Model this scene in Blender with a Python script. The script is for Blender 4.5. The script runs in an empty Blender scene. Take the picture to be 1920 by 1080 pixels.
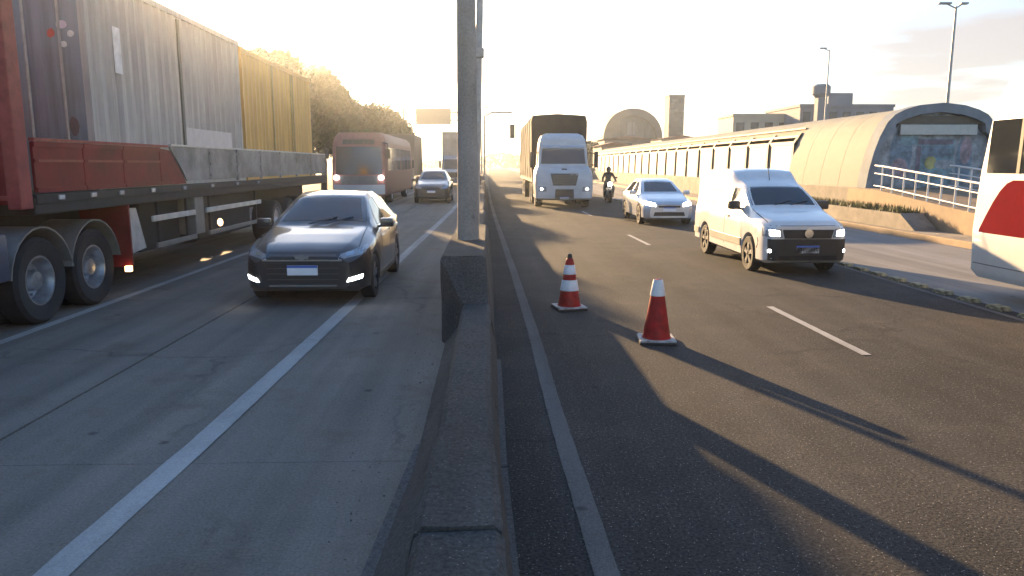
import bpy, bmesh, math, random
from mathutils import Vector, Matrix
from mathutils.bvhtree import BVHTree
random.seed(7)
S = bpy.context.scene
COL = S.collection
PI = math.pi

# ------------------------------------------------------------------ camera
H = 1.9
PITCH, YAW = math.radians(9.409), math.radians(1.695)
cd = bpy.data.cameras.new('camera'); cam = bpy.data.objects.new('camera', cd); COL.objects.link(cam)
cam.location = (0, 0, H); cam.rotation_euler = (PI/2 - PITCH, 0, -YAW)
cd.sensor_width = 36.0; cd.lens = 36.0*1400/1920; cd.clip_end = 5000; cd.clip_start = 0.05
S.camera = cam

# ------------------------------------------------------------------ world, sun, exposure
SUN_AZ = math.atan(0.37)          # to the left of the road direction (+Y)
SUN_EL = math.radians(12.3)
W = bpy.data.worlds.new('World'); S.world = W; W.use_nodes = True
nt = W.node_tree; nt.nodes.clear()
def N(t, x=0): return nt.nodes.new(t)
sky = N('ShaderNodeTexSky'); sky.sky_type = 'NISHITA'; sky.sun_disc = False
sky.sun_elevation = SUN_EL; sky.sun_rotation = -SUN_AZ
sky.air_density = 1.0; sky.dust_density = 0.8; sky.ozone_density = 3.0; sky.altitude = 10
tc = N('ShaderNodeTexCoord'); sep = N('ShaderNodeSeparateXYZ'); nt.links.new(tc.outputs['Generated'], sep.inputs[0])
def M(op, a, b=None):
    m = N('ShaderNodeMath'); m.operation = op
    for i, v in enumerate((a, b)):
        if v is None: continue
        if isinstance(v, (int, float)): m.inputs[i].default_value = v
        else: nt.links.new(v, m.inputs[i])
    return m.outputs[0]
zz = M('MAXIMUM', M('ADD', sep.outputs[2], 0.06), 0.02)
comb = N('ShaderNodeCombineXYZ')
nt.links.new(M('DIVIDE', sep.outputs[0], zz), comb.inputs[0]); nt.links.new(M('DIVIDE', sep.outputs[1], zz), comb.inputs[1])
cn = N('ShaderNodeTexNoise'); cn.inputs['Scale'].default_value = 0.42; cn.inputs['Detail'].default_value = 6; cn.inputs['Roughness'].default_value = 0.5
mp = N('ShaderNodeMapping'); mp.inputs['Location'].default_value = (0.3, 3.3, 0.0)
nt.links.new(comb.outputs[0], mp.inputs[0]); nt.links.new(mp.outputs[0], cn.inputs['Vector'])
cr = N('ShaderNodeValToRGB'); cr.color_ramp.elements[0].position = 0.42; cr.color_ramp.elements[1].position = 0.58
nt.links.new(cn.outputs['Fac'], cr.inputs[0])
cmix = N('ShaderNodeMix'); cmix.data_type = 'RGBA'; cmix.inputs['B'].default_value = (1.80, 1.46, 1.27, 1)
nt.links.new(M('MULTIPLY', M('MULTIPLY', cr.outputs[0], 0.85), M('MULTIPLY', M('GREATER_THAN', sep.outputs[2], 0.0), M('MINIMUM', M('MAXIMUM', M('MULTIPLY', M('SUBTRACT', 0.56, sep.outputs[2]), 5.0), 0.0), 1.0))), cmix.inputs['Factor']); nt.links.new(sky.outputs[0], cmix.inputs['A'])
bg = N('ShaderNodeBackground'); bg.inputs['Strength'].default_value = 0.098
nt.links.new(cmix.outputs['Result'], bg.inputs['Color'])
wo = N('ShaderNodeOutputWorld'); nt.links.new(bg.outputs[0], wo.inputs['Surface'])

sd = bpy.data.lights.new('sun', 'SUN'); sd.energy = 5.0; sd.angle = math.radians(0.6); sd.color = (1.0, 0.66, 0.33)
sun = bpy.data.objects.new('sun', sd); COL.objects.link(sun)
sdir = Vector((-math.sin(SUN_AZ)*math.cos(SUN_EL), math.cos(SUN_AZ)*math.cos(SUN_EL), math.sin(SUN_EL)))
sun.rotation_euler = sdir.to_track_quat('Z', 'Y').to_euler(); sun.location = sdir*100
S.view_settings.view_transform = 'Standard'; S.view_settings.look = 'None'
S.view_settings.exposure = 2.1; S.view_settings.gamma = 1; S.view_settings.use_curve_mapping = False
S.render.engine = 'CYCLES'
S.cycles.use_denoising = True
try: S.cycles.denoiser = 'OPENIMAGEDENOISE'
except Exception: pass
S.cycles.volume_bounces = 1; S.cycles.max_bounces = 8; S.cycles.transparent_max_bounces = 8
S.cycles.sample_clamp_indirect = 6

# ------------------------------------------------------------------ materials
MATS = {}
def mat(name, col, rough=0.6, metal=0.0, amt=0.18, scale=6.0, bump=0.0, bscale=40.0, coat=0.0, emit=None, estr=0.0, col2=None, trans=0.0, spec=0.5):
    if name in MATS: return MATS[name]
    m = bpy.data.materials.new(name); m.use_nodes = True; t = m.node_tree; L = t.links
    b = t.nodes['Principled BSDF']
    b.inputs['Roughness'].default_value = rough; b.inputs['Metallic'].default_value = metal
    b.inputs['Coat Weight'].default_value = coat; b.inputs['Coat Roughness'].default_value = 0.06
    b.inputs['Specular IOR Level'].default_value = spec
    g = t.nodes.new('ShaderNodeTexCoord')
    n = t.nodes.new('ShaderNodeTexNoise'); n.inputs['Scale'].default_value = scale; n.inputs['Detail'].default_value = 8; n.inputs['Roughness'].default_value = 0.62
    L.new(g.outputs['Object'], n.inputs['Vector'])
    r = t.nodes.new('ShaderNodeValToRGB')
    c2 = col2 if col2 else tuple(c*(1-amt*1.6) for c in col)
    r.color_ramp.elements[0].position = 0.32; r.color_ramp.elements[1].position = 0.68
    r.color_ramp.elements[0].color = (*c2, 1); r.color_ramp.elements[1].color = (*[min(1, c*(1+amt*0.5)) for c in col], 1)
    L.new(n.outputs['Fac'], r.inputs[0]); L.new(r.outputs[0], b.inputs['Base Color'])
    if amt > 0.1:
        mr = t.nodes.new('ShaderNodeMapRange'); mr.inputs['To Min'].default_value = max(0.03, rough-0.12); mr.inputs['To Max'].default_value = min(1, rough+0.12)
        L.new(n.outputs['Fac'], mr.inputs['Value']); L.new(mr.outputs[0], b.inputs['Roughness'])
    if bump > 0:
        n2 = t.nodes.new('ShaderNodeTexNoise'); n2.inputs['Scale'].default_value = bscale; n2.inputs['Detail'].default_value = 5
        L.new(g.outputs['Object'], n2.inputs['Vector'])
        bp = t.nodes.new('ShaderNodeBump'); bp.inputs['Strength'].default_value = bump; bp.inputs['Distance'].default_value = 0.02
        L.new(n2.outputs['Fac'], bp.inputs['Height']); L.new(bp.outputs[0], b.inputs['Normal'])
    if emit:
        b.inputs['Emission Color'].default_value = (*emit, 1); b.inputs['Emission Strength'].default_value = estr
    if trans: b.inputs['Transmission Weight'].default_value = trans
    MATS[name] = m; return m

def streak_mat(name, col, dark, rough=.6):
    m = mat(name, col, rough, amt=.12, scale=1.1, bump=.04, bscale=10); t = m.node_tree; L = t.links; b = t.nodes['Principled BSDF']
    src = b.inputs['Base Color'].links[0].from_socket; g = t.nodes.new('ShaderNodeTexCoord'); mp = t.nodes.new('ShaderNodeMapping'); mp.inputs['Scale'].default_value = (3.4, 3.4, .18)
    n = t.nodes.new('ShaderNodeTexNoise'); n.inputs['Scale'].default_value = 2.2; n.inputs['Detail'].default_value = 7; n.inputs['Roughness'].default_value = .7
    L.new(g.outputs['Object'], mp.inputs[0]); L.new(mp.outputs[0], n.inputs['Vector'])
    r = t.nodes.new('ShaderNodeValToRGB'); r.color_ramp.elements[0].position = .40; r.color_ramp.elements[1].position = .66
    r.color_ramp.elements[0].color = (0, 0, 0, 1); r.color_ramp.elements[1].color = (.75, .75, .75, 1); L.new(n.outputs['Fac'], r.inputs[0])
    x = t.nodes.new('ShaderNodeMix'); x.data_type = 'RGBA'; L.new(r.outputs[0], x.inputs['Factor']); L.new(src, x.inputs['A']); x.inputs['B'].default_value = (*dark, 1)
    L.new(x.outputs['Result'], b.inputs['Base Color']); return m

def road_mat(name, col, col2, grain, speck, bump, stain=(0.1, 0.07, 0.05), stain_amt=0.4, gscale=90, crack=0.0):
    m = bpy.data.materials.new(name); m.use_nodes = True; t = m.node_tree; L = t.links; b = t.nodes['Principled BSDF']
    g = t.nodes.new('ShaderNodeNewGeometry')
    def noise(sc, det, rgh=0.6):
        n = t.nodes.new('ShaderNodeTexNoise'); n.inputs['Scale'].default_value = sc; n.inputs['Detail'].default_value = det; n.inputs['Roughness'].default_value = rgh
        L.new(g.outputs['Position'], n.inputs['Vector']); return n.outputs['Fac']
    def ramp(f, p0, p1, c0, c1):
        r = t.nodes.new('ShaderNodeValToRGB'); r.color_ramp.elements[0].position = p0; r.color_ramp.elements[1].position = p1
        r.color_ramp.elements[0].color = (*c0, 1); r.color_ramp.elements[1].color = (*c1, 1); L.new(f, r.inputs[0]); return r.outputs[0]
    def mix(a, bb, f, typ='MIX'):
        x = t.nodes.new('ShaderNodeMix'); x.data_type = 'RGBA'; x.blend_type = typ
        for s, v in (('A', a), ('B', bb)):
            if isinstance(v, tuple): x.inputs[s].default_value = (*v, 1)
            else: L.new(v, x.inputs[s])
        if isinstance(f, float): x.inputs['Factor'].default_value = f
        else: L.new(f, x.inputs['Factor'])
        return x.outputs['Result']
    base = ramp(noise(0.55, 8, 0.65), 0.3, 0.7, col2, col)
    # long streaks along the lanes (wear, tyre film)
    mp = t.nodes.new('ShaderNodeMapping'); mp.inputs['Scale'].default_value = (2.6, 0.10, 1); L.new(g.outputs['Position'], mp.inputs[0])
    sn = t.nodes.new('ShaderNodeTexNoise'); sn.inputs['Scale'].default_value = 1.0; sn.inputs['Detail'].default_value = 4; L.new(mp.outputs[0], sn.inputs['Vector'])
    base = mix(base, ramp(sn.outputs['Fac'], 0.3, 0.7, (0.62,)*3, (1.12,)*3), 0.8, 'MULTIPLY')
    base = mix(base, stain, ramp(noise(1.1, 9, 0.7), 0.52, 0.75, (0,)*3, (stain_amt,)*3))
    gr = noise(gscale, 4, 0.7)
    base = mix(base, ramp(gr, 0.3, 0.7, (1-grain,)*3, (1+grain,)*3), 1.0, 'MULTIPLY')
    v = t.nodes.new('ShaderNodeTexVoronoi'); v.inputs['Scale'].default_value = gscale*0.75; L.new(g.outputs['Position'], v.inputs['Vector'])
    base = mix(base, (0.42, 0.40, 0.37), ramp(v.outputs['Distance'], 0.06, 0.16, (speck,)*3, (0,)*3))
    # small dark spots (oil, tar)
    v2 = t.nodes.new('ShaderNodeTexVoronoi'); v2.inputs['Scale'].default_value = 1.5; L.new(g.outputs['Position'], v2.inputs['Vector'])
    base = mix(base, (0.02, 0.02, 0.022), ramp(v2.outputs['Distance'], 0.03, 0.07, (0.55,)*3, (0,)*3))
    if crack:
        dn = t.nodes.new('ShaderNodeTexNoise'); dn.inputs['Scale'].default_value = 2.2; dn.inputs['Detail'].default_value = 5; L.new(g.outputs['Position'], dn.inputs['Vector'])
        va = t.nodes.new('ShaderNodeVectorMath'); va.operation = 'MULTIPLY_ADD'; L.new(dn.outputs['Color'], va.inputs[0]); va.inputs[1].default_value = (.9, .9, 0); L.new(g.outputs['Position'], va.inputs[2])
        v3 = t.nodes.new('ShaderNodeTexVoronoi'); v3.feature = 'DISTANCE_TO_EDGE'; v3.inputs['Scale'].default_value = 0.32; L.new(va.outputs[0], v3.inputs['Vector'])
        cm = t.nodes.new('ShaderNodeMath'); cm.operation = 'MULTIPLY'; L.new(ramp(v3.outputs['Distance'], .004, .010, (1,)*3, (0,)*3), cm.inputs[0]); L.new(ramp(noise(.35, 2), .46, .56, (0,)*3, (crack,)*3), cm.inputs[1])
        base = mix(base, (.018, .018, .018), cm.outputs[0])
    L.new(base, b.inputs['Base Color']); b.inputs['Roughness'].default_value = 0.9; b.inputs['Specular IOR Level'].default_value = 0.12
    bp = t.nodes.new('ShaderNodeBump'); bp.inputs['Strength'].default_value = bump; bp.inputs['Distance'].default_value = 0.012
    L.new(gr, bp.inputs['Height']); L.new(bp.outputs[0], b.inputs['Normal'])
    MATS[name] = m; return m

A_CONC = road_mat('concrete_paving', (0.225, 0.202, 0.175), (0.155, 0.142, 0.125), 0.28, 0.25, 0.35, stain=(0.095, 0.064, 0.046), stain_amt=0.7, gscale=60, crack=0.28)
A_ASPH = road_mat('asphalt', (0.062, 0.059, 0.056), (0.038, 0.037, 0.036), 0.75, 0.8, 1.0, stain=(0.085, 0.072, 0.058), stain_amt=0.45, gscale=52, crack=0.45)
A_BRT = road_mat('bus_lane_concrete', (0.25, 0.24, 0.23), (0.19, 0.185, 0.18), 0.2, 0.2, 0.3)
A_DIRT = road_mat('dirt', (0.16, 0.13, 0.10), (0.10, 0.085, 0.065), 0.4, 0.2, 0.6)
A_BARR = road_mat('barrier_concrete', (0.105, 0.102, 0.097), (0.042, 0.041, 0.039), 0.45, 0.4, 0.7, stain=(0.04, 0.035, 0.03), stain_amt=0.8, gscale=45)
A_LEDGE = road_mat('ledge_concrete', (0.17, 0.165, 0.16), (0.08, 0.078, 0.075), 0.4, 0.2, 0.8, stain=(0.04, 0.036, 0.03), stain_amt=0.8, gscale=40)
A_JOINT = mat('joint_tar', (0.02, 0.02, 0.02), 0.9)
A_PAINT = road_mat('road_paint', (0.44, 0.44, 0.43), (0.28, 0.28, 0.27), 0.2, 0.0, 0.3, stain=(0.16, 0.15, 0.14), stain_amt=0.8)
A_PAINTW = road_mat('road_paint_worn', (0.165, 0.16, 0.155), (0.085, 0.083, 0.08), 0.35, 0.1, 0.5, stain=(0.09, 0.085, 0.08), stain_amt=0.9)
A_TYRE = mat('tyre_rubber', (0.022, 0.022, 0.024), 0.85, amt=0.3, scale=12, bump=0.2)
A_RIM = mat('rim_steel', (0.45, 0.47, 0.5), 0.35, 0.8, amt=0.25, scale=9)
A_ALLOY = mat('alloy_rim', (0.5, 0.5, 0.52), 0.3, 0.9, amt=0.1)
A_BLACK = mat('black_plastic', (0.018, 0.018, 0.02), 0.5, amt=0.2)
A_UNDER = mat('underbody', (0.012, 0.012, 0.012), 0.9)
A_GLASS = mat('tinted_glass', (0.018, 0.022, 0.028), 0.06, amt=0.05, spec=0.7)
A_LAMP = mat('lit_headlamp', (0.9, 0.9, 0.88), 0.2, emit=(1.0, 0.97, 0.92), estr=6.0)
A_LAMPOFF = mat('headlamp_glass', (0.35, 0.38, 0.42), 0.1, metal=0.4, amt=0.1)
A_AMBER = mat('amber_lamp', (0.8, 0.45, 0.15), 0.3, emit=(1.0, 0.62, 0.25), estr=1.6)
A_CHROME = mat('chrome', (0.6, 0.62, 0.65), 0.15, 1.0, amt=0.05)
A_PLATE = mat('plate_white', (0.72, 0.74, 0.76), 0.45, amt=0.06)
A_PLATEB = mat('plate_blue', (0.05, 0.12, 0.42), 0.45, amt=0.06)
A_ONIX = mat('dark_blue_grey_paint', (0.020, 0.023, 0.030), 0.28, 0.2, amt=0.1, scale=3, coat=1.0)
A_WHITE = mat('white_paint', (0.62, 0.62, 0.61), 0.3, amt=0.06, scale=3, coat=0.6)
A_SILVER = mat('silver_paint', (0.50, 0.52, 0.55), 0.28, 0.3, amt=0.06, scale=3, coat=0.8)
A_DKGREY = mat('dark_grey_paint', (0.05, 0.053, 0.058), 0.3, 0.3, amt=0.1, coat=0.8)
A_TRED = mat('trailer_red', (0.19, 0.016, 0.02), 0.6, spec=0.2, amt=0.25, scale=2.2, bump=0.08, bscale=18)
A_TREDL = mat('trailer_red_trim', (0.28, 0.06, 0.055), 0.6, spec=0.2, amt=0.2)
A_CHASS = mat('chassis_black', (0.025, 0.024, 0.024), 0.75, amt=0.35, scale=5)
A_GREYB = mat('worn_grey_board', (0.27, 0.26, 0.245), 0.7, amt=0.4, scale=2.0, bump=0.1, bscale=20, col2=(0.12, 0.115, 0.11))
A_RAILW = mat('pale_metal', (0.5, 0.49, 0.47), 0.5, 0.2, amt=0.2)
A_CGREY = streak_mat('container_grey', (0.40, 0.39, 0.37), (.24, .23, .21))
A_CEND = streak_mat('container_end_grey', (0.20, 0.235, 0.28), (.11, .12, .135))
A_CYEL = streak_mat('container_yellow', (0.66, 0.39, 0.11), (.46, .25, .07))
A_CPATCH = mat('container_patch', (0.45, 0.44, 0.45), 0.5, amt=0.1)
A_RED = mat('sticker_red', (0.45, 0.08, 0.05), 0.5)
A_LILAC = mat('sticker_lilac', (0.5, 0.42, 0.55), 0.5)
A_PALE = mat('sticker_pale', (0.55, 0.58, 0.62), 0.5)
A_DARKB = mat('dark_blue_tank', (0.03, 0.045, 0.09), 0.5)
A_CONER = mat('cone_red', (0.36, 0.014, 0.014), 0.6, amt=0.35, scale=9, spec=.25)
A_DIRTW = mat('dirty_white_rubber', (.42, .40, .38), .7, amt=.4, scale=14)
A_CONEW = mat('cone_white', (0.72, 0.72, 0.72), 0.5, amt=0.12, scale=12)
A_POLE = road_mat('pole_concrete', (0.36, 0.34, 0.315), (0.25, 0.235, 0.215), 0.2, 0.2, 0.4, stain=(0.1, 0.09, 0.075), stain_amt=0.5, gscale=40)
A_GALV = mat('galvanised_steel', (0.35, 0.35, 0.34), 0.5, 0.5, amt=0.2)
A_BUSRED = mat('bus_red', (0.15, 0.006, 0.012), 0.9, amt=0.08, spec=0.03)
A_BUSDULL = mat('dull_bus_red', (0.27, 0.12, 0.105), 0.55, amt=0.15, spec=0.3)  # dull, greyed red of the left bus
A_DUSTW = mat('dusty_white_paint', (0.50, 0.51, 0.52), 0.45, amt=0.12, scale=2)
A_TARP = mat('brown_tarp', (0.036, 0.032, 0.026), 0.95, amt=0.35, scale=1.6, bump=0.4, bscale=6)
A_CREAM = mat('cream_panel', (0.31, 0.295, 0.24), 0.75, spec=0.1, amt=0.12, scale=0.8)
A_CREAMD = mat('tan_band', (0.42, 0.32, 0.22), 0.6, amt=0.25, scale=0.8)
A_ROOFG = mat('roof_grey', (0.20, 0.225, 0.25), 0.8, 0.0, amt=0.2, scale=2, spec=.2)
A_POST = mat('post_brown', (0.10, 0.085, 0.06), 0.6)
A_FROST = mat('frosted_glass', (0.26, 0.245, 0.20), 0.5, amt=0.1, scale=2)
A_BASE = mat('platform_concrete', (0.24, 0.21, 0.17), 0.85, amt=0.35, scale=1.5, bump=0.3)
A_RAMP = mat('ramp_ochre', (0.30, 0.21, 0.125), 0.8, amt=0.25, scale=1.2, bump=0.2)
A_RAILING = mat('railing_white', (0.66, 0.65, 0.62), 0.4, amt=0.1)
A_STUD = mat('stud_yellow', (0.30, 0.26, 0.15), 0.8, amt=0.55, scale=14)
A_BLDG = mat('building_grey', (0.22, 0.22, 0.23), 0.8, amt=0.2, scale=0.3)
A_BLDB = mat('building_brown', (0.24, 0.18, 0.14), 0.8, amt=0.3, scale=0.3)
A_BLDC = mat('building_cream', (0.50, 0.43, 0.32), 0.8, amt=0.2, scale=0.3)
A_HALL = mat('hall_roof', (.085, .08, .075), .8, amt=.2, scale=.3)
A_WIN = mat('window_dark', (0.05, 0.055, 0.06), 0.2)
A_ROOFT = mat('roof_tile', (0.26, 0.13, 0.08), 0.8, amt=0.4, scale=2)
A_BARK = mat('bark', (0.07, 0.055, 0.04), 0.9, amt=0.4, scale=8, bump=0.5, bscale=12)
A_SIGNB = mat('sign_back', (0.17, 0.13, 0.10), 0.6, amt=0.1)
A_SKIN = mat('skin', (0.3, 0.17, 0.11), 0.5)
A_CLOTH = mat('dark_clothing', (0.03, 0.032, 0.038), 0.85, amt=0.3)
A_HELM = mat('helmet_black', (0.03, 0.03, 0.03), 0.2, coat=1.0)
A_GRAYMETAL = mat('grey_moulding', (0.17, 0.165, 0.155), 0.55)

def leaf_mat(name, c):
    m = bpy.data.materials.new(name); m.use_nodes = True; t = m.node_tree; L = t.links; b = t.nodes['Principled BSDF']
    oi = t.nodes.new('ShaderNodeTexCoord'); n = t.nodes.new('ShaderNodeTexNoise'); n.inputs['Scale'].default_value = 0.9; n.inputs['Detail'].default_value = 6
    L.new(oi.outputs['Object'], n.inputs['Vector'])
    r = t.nodes.new('ShaderNodeValToRGB'); r.color_ramp.elements[0].position = .35; r.color_ramp.elements[1].position = .68
    r.color_ramp.elements[0].color = (*[x*.55 for x in c], 1); r.color_ramp.elements[1].color = (*[x*1.35 for x in c], 1)
    L.new(n.outputs['Fac'], r.inputs[0]); L.new(r.outputs[0], b.inputs['Base Color']); b.inputs['Roughness'].default_value = .6
    tr = t.nodes.new('ShaderNodeBsdfTranslucent'); L.new(r.outputs[0], tr.inputs['Color'])
    mx = t.nodes.new('ShaderNodeMixShader'); mx.inputs[0].default_value = .13; L.new(b.outputs[0], mx.inputs[1]); L.new(tr.outputs[0], mx.inputs[2])
    L.new(mx.outputs[0], t.nodes['Material Output'].inputs['Surface']); MATS[name] = m; return m
A_LEAF = leaf_mat('leaf_dark', (0.042, 0.052, 0.018)); A_LEAF2 = leaf_mat('leaf_olive', (0.060, 0.060, 0.024)); A_GRASS = leaf_mat('grass', (0.10, 0.105, 0.045))

# ------------------------------------------------------------------ mesh helpers
class MB:
    def __init__(s): s.bm = bmesh.new()
    def face(s, pts):
        try: return s.bm.faces.new([s.bm.verts.new(p) for p in pts])
        except ValueError: return None
    def box(s, x0, x1, y0, y1, z0, z1, bev=0.0):
        r = bmesh.ops.create_cube(s.bm, size=1.0); vs = r['verts']
        for v in vs: v.co = Vector(((x0+x1)/2+v.co.x*(x1-x0), (y0+y1)/2+v.co.y*(y1-y0), (z0+z1)/2+v.co.z*(z1-z0)))
        if bev > 0:
            es = list({e for v in vs for e in v.link_edges})
            bmesh.ops.bevel(s.bm, geom=es, offset=bev, segments=2, affect='EDGES', profile=0.6)
        return s
    def prism(s, poly, axis, a, b):
        """extrude a 2D polygon along an axis between a and b"""
        def P(u, v, w):
            return {'x': (w, u, v), 'y': (u, w, v), 'z': (u, v, w)}[axis]
        A = [s.bm.verts.new(P(u, v, a)) for u, v in poly]; B = [s.bm.verts.new(P(u, v, b)) for u, v in poly]
        n = len(poly)
        for i in range(n): s.bm.faces.new((A[i], A[(i+1) % n], B[(i+1) % n], B[i]))
        s.bm.faces.new(A); s.bm.faces.new(B); return s
    def loft(s, rings, caps=True, close=True):
        R = [[s.bm.verts.new(p) for p in r] for r in rings]; n = len(rings[0])
        for a, b in zip(R[:-1], R[1:]):
            for i in range(n if close else n-1):
                try: s.bm.faces.new((a[i], a[(i+1) % n], b[(i+1) % n], b[i]))
                except ValueError: pass
        if caps: s.bm.faces.new(R[0]); s.bm.faces.new(R[-1])
        return s
    def lathe(s, prof, c=(0, 0, 0), axis='z', n=24, caps=True):
        rings = []
        for r, h in prof:
            ring = []
            for k in range(n):
                a = 2*PI*k/n; u, v = r*math.cos(a), r*math.sin(a)
                p = {'z': (u, v, h), 'x': (h, u, v), 'y': (u, h, v)}[axis]
                ring.append(Vector(p)+Vector(c))
            rings.append(ring)
        return s.loft(rings, caps)
    def tube(s, pts, r, n=8):
        pts = [Vector(p) for p in pts]; rings = []
        rr = r if isinstance(r, (list, tuple)) else [r]*len(pts)
        for i, p in enumerate(pts):
            d = (pts[min(i+1, len(pts)-1)]-pts[max(i-1, 0)]).normalized()
            a = d.orthogonal().normalized() if i == 0 else (a - d*a.dot(d)).normalized()
            b = d.cross(a)
            rings.append([p+(a*math.cos(2*PI*k/n)+b*math.sin(2*PI*k/n))*rr[i] for k in range(n)])
        return s.loft(rings)
    def sphere(s, c, r, seg=12):
        res = bmesh.ops.create_uvsphere(s.bm, u_segments=seg, v_segments=max(6, seg*2//3), radius=1.0)
        rx, ry, rz = r if isinstance(r, (tuple, list)) else (r, r, r)
        for v in res['verts']: v.co = Vector((c[0]+v.co.x*rx, c[1]+v.co.y*ry, c[2]+v.co.z*rz))
        return s
    def build(s, name, m, parent=None, smooth=None, loc=None):
        bmesh.ops.remove_doubles(s.bm, verts=s.bm.verts[:], dist=1e-5)
        bmesh.ops.recalc_face_normals(s.bm, faces=s.bm.faces[:])
        if smooth:
            ang = math.radians(smooth)
            for f in s.bm.faces: f.smooth = True
            for e in s.bm.edges:
                if len(e.link_faces) == 2 and e.calc_face_angle(0) > ang: e.smooth = False
        me = bpy.data.meshes.new(name); s.bm.to_mesh(me); s.bm.free()
        return link(name, me, m, parent, loc)

def link(name, me, m, parent=None, loc=None):
    o = bpy.data.objects.new(name, me); COL.objects.link(o)
    if m is not None and not me.materials: me.materials.append(m)
    if parent is not None: o.parent = parent
    if loc is not None: o.location = loc
    return o
def tag(o, label=None, cat=None, group=None, kind=None):
    if label: o['label'] = label
    if cat: o['category'] = cat
    if group: o['group'] = group
    if kind: o['kind'] = kind
    return o
def thing(name, label, cat, loc=(0, 0, 0), rz=0.0, group=None):
    o = bpy.data.objects.new(name, None); COL.objects.link(o); o.location = loc; o.rotation_euler = (0, 0, rz)
    o.empty_display_size = 0.3
    return tag(o, label, cat, group)
KIDS = {}
def copy_tree(o, parent=None):
    c = o.copy(); COL.objects.link(c)
    if parent is not None: c.parent = parent; c.matrix_parent_inverse = o.matrix_parent_inverse.copy()
    for ch in list(o.children): copy_tree(ch, c)
    return c
def interp(keys, y):
    if y <= keys[0][0]: return keys[0][1]
    for (a, va), (b, vb) in zip(keys[:-1], keys[1:]):
        if y <= b: return va+(vb-va)*(y-a)/(b-a)
    return keys[-1][1]
def sm(keys, y, h=0.07):
    return (interp(keys, y-h)+interp(keys, y-h/2)+interp(keys, y)*2+interp(keys, y+h/2)+interp(keys, y+h))/6

def project_patch(bvh, corners, d, nu=10, nv=4, off=0.006, back=0.02, start=6.0, bow=0.0):
    """grid patch hugging a body: corners are 4 (u,v) points; d = 'f' front (x,z), 'r' rear (x,z), 'l'/'R' sides (y,z)"""
    dirs = {'f': Vector((0, 1, 0)), 'r': Vector((0, -1, 0)), 'l': Vector((1, 0, 0)), 'R': Vector((-1, 0, 0)), 't': Vector((0, 0, -1))}
    D = dirs[d]; mb = MB(); G = []
    (a, b, c, e) = corners       # bottom-left, bottom-right, top-right, top-left
    for j in range(nv+1):
        row = []
        for i in range(nu+1):
            s, t = i/nu, j/nv
            u = (a[0]*(1-s)+b[0]*s)*(1-t)+(e[0]*(1-s)+c[0]*s)*t
            v = (a[1]*(1-s)+b[1]*s)*(1-t)+(e[1]*(1-s)+c[1]*s)*t
            v += bow*4*s*(1-s)
            P = Vector((u, 0, v)) if d in 'fr' else (Vector((0, u, v)) if d in 'lR' else Vector((u, v, 0)))
            o = P-D*start
            if d == 'r': o = P-D*40
            hit, nrm, idx, dist = bvh.ray_cast(o, D)
            row.append(hit)
        G.append(row)
    # fill misses from neighbours
    last = None
    for row in G:
        for i, h in enumerate(row):
            if h is None:
                cand = [x for x in row if x is not None]
                row[i] = (Vector(min(cand, key=lambda q: abs(q.x-0)+0*q.y)) if cand else (last.copy() if last else Vector((0, 0, 0))))
                last = row[i]
            else: last = h
    F = [[mb.bm.verts.new(h-D*off) for h in r] for r in G]; B = [[mb.bm.verts.new(h+D*back) for h in r] for r in G]
    for j in range(nv):
        for i in range(nu):
            mb.bm.faces.new((F[j][i], F[j][i+1], F[j+1][i+1], F[j+1][i]))
            mb.bm.faces.new((B[j][i], B[j+1][i], B[j+1][i+1], B[j][i+1]))
    loop = [(0, i) for i in range(nu)]+[(j, nu) for j in range(nv)]+[(nv, i) for i in range(nu, 0, -1)]+[(j, 0) for j in range(nv, 0, -1)]
    for k in range(len(loop)):
        p, q = loop[k], loop[(k+1) % len(loop)]
        mb.bm.faces.new((F[p[0]][p[1]], B[p[0]][p[1]], B[q[0]][q[1]], F[q[0]][q[1]]))
    return mb

def wheel(parent, x, y, r, w, side, steel=False):
    """side -1: outer face towards -X"""
    s = side; rr = r*0.66
    mb = MB(); o = x
    mb.lathe([(rr, o-s*w), (r*0.9, o-s*w), (r, o-s*w*0.85), (r, o-s*w*0.12), (r*0.93, o), (rr, o-s*0.005), (rr, o-s*w)], (0, y, r), 'x', 28, caps=False)
    rim = MB()
    rim.lathe([(rr, o-s*0.01), (rr*0.92, o-s*0.015), (rr*0.88, o-s*0.06), (rr*0.3, o-s*0.05), (rr*0.2, o-s*0.02), (0.005, o-s*0.02)], (0, y, r), 'x', 28, caps=False)
    ro = rim.build('wheel', A_UNDER if not steel else A_RIM, parent, smooth=35)
    mb.build('tyre', A_TYRE, ro, smooth=40)
    if not steel:
        sp = MB()
        for k in range(5):
            a = 2*PI*k/5+0.3; ca, sa = math.cos(a), math.sin(a)
            for dd in (-0.16, 0.16):
                c2, s2 = math.cos(a+dd), math.sin(a+dd)
                pts = []
                for (q, h) in ((0.18, 0.045), (0.98, 0.03)):
                    for sg in (-1, 1):
                        px, pz = ca*q*rr*0.2+c2*q*rr*0.8, sa*q*rr*0.2+s2*q*rr*0.8
                        pts.append((px-sg*sa*0.018, pz+sg*ca*0.018))
                poly = [pts[0], pts[1], pts[3], pts[2]]
                sp.prism([(y+u, r+v) for u, v in poly], 'x', o-s*0.055, o-s*0.012)
        sp.build('spokes', A_ALLOY, ro)
    return ro

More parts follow.
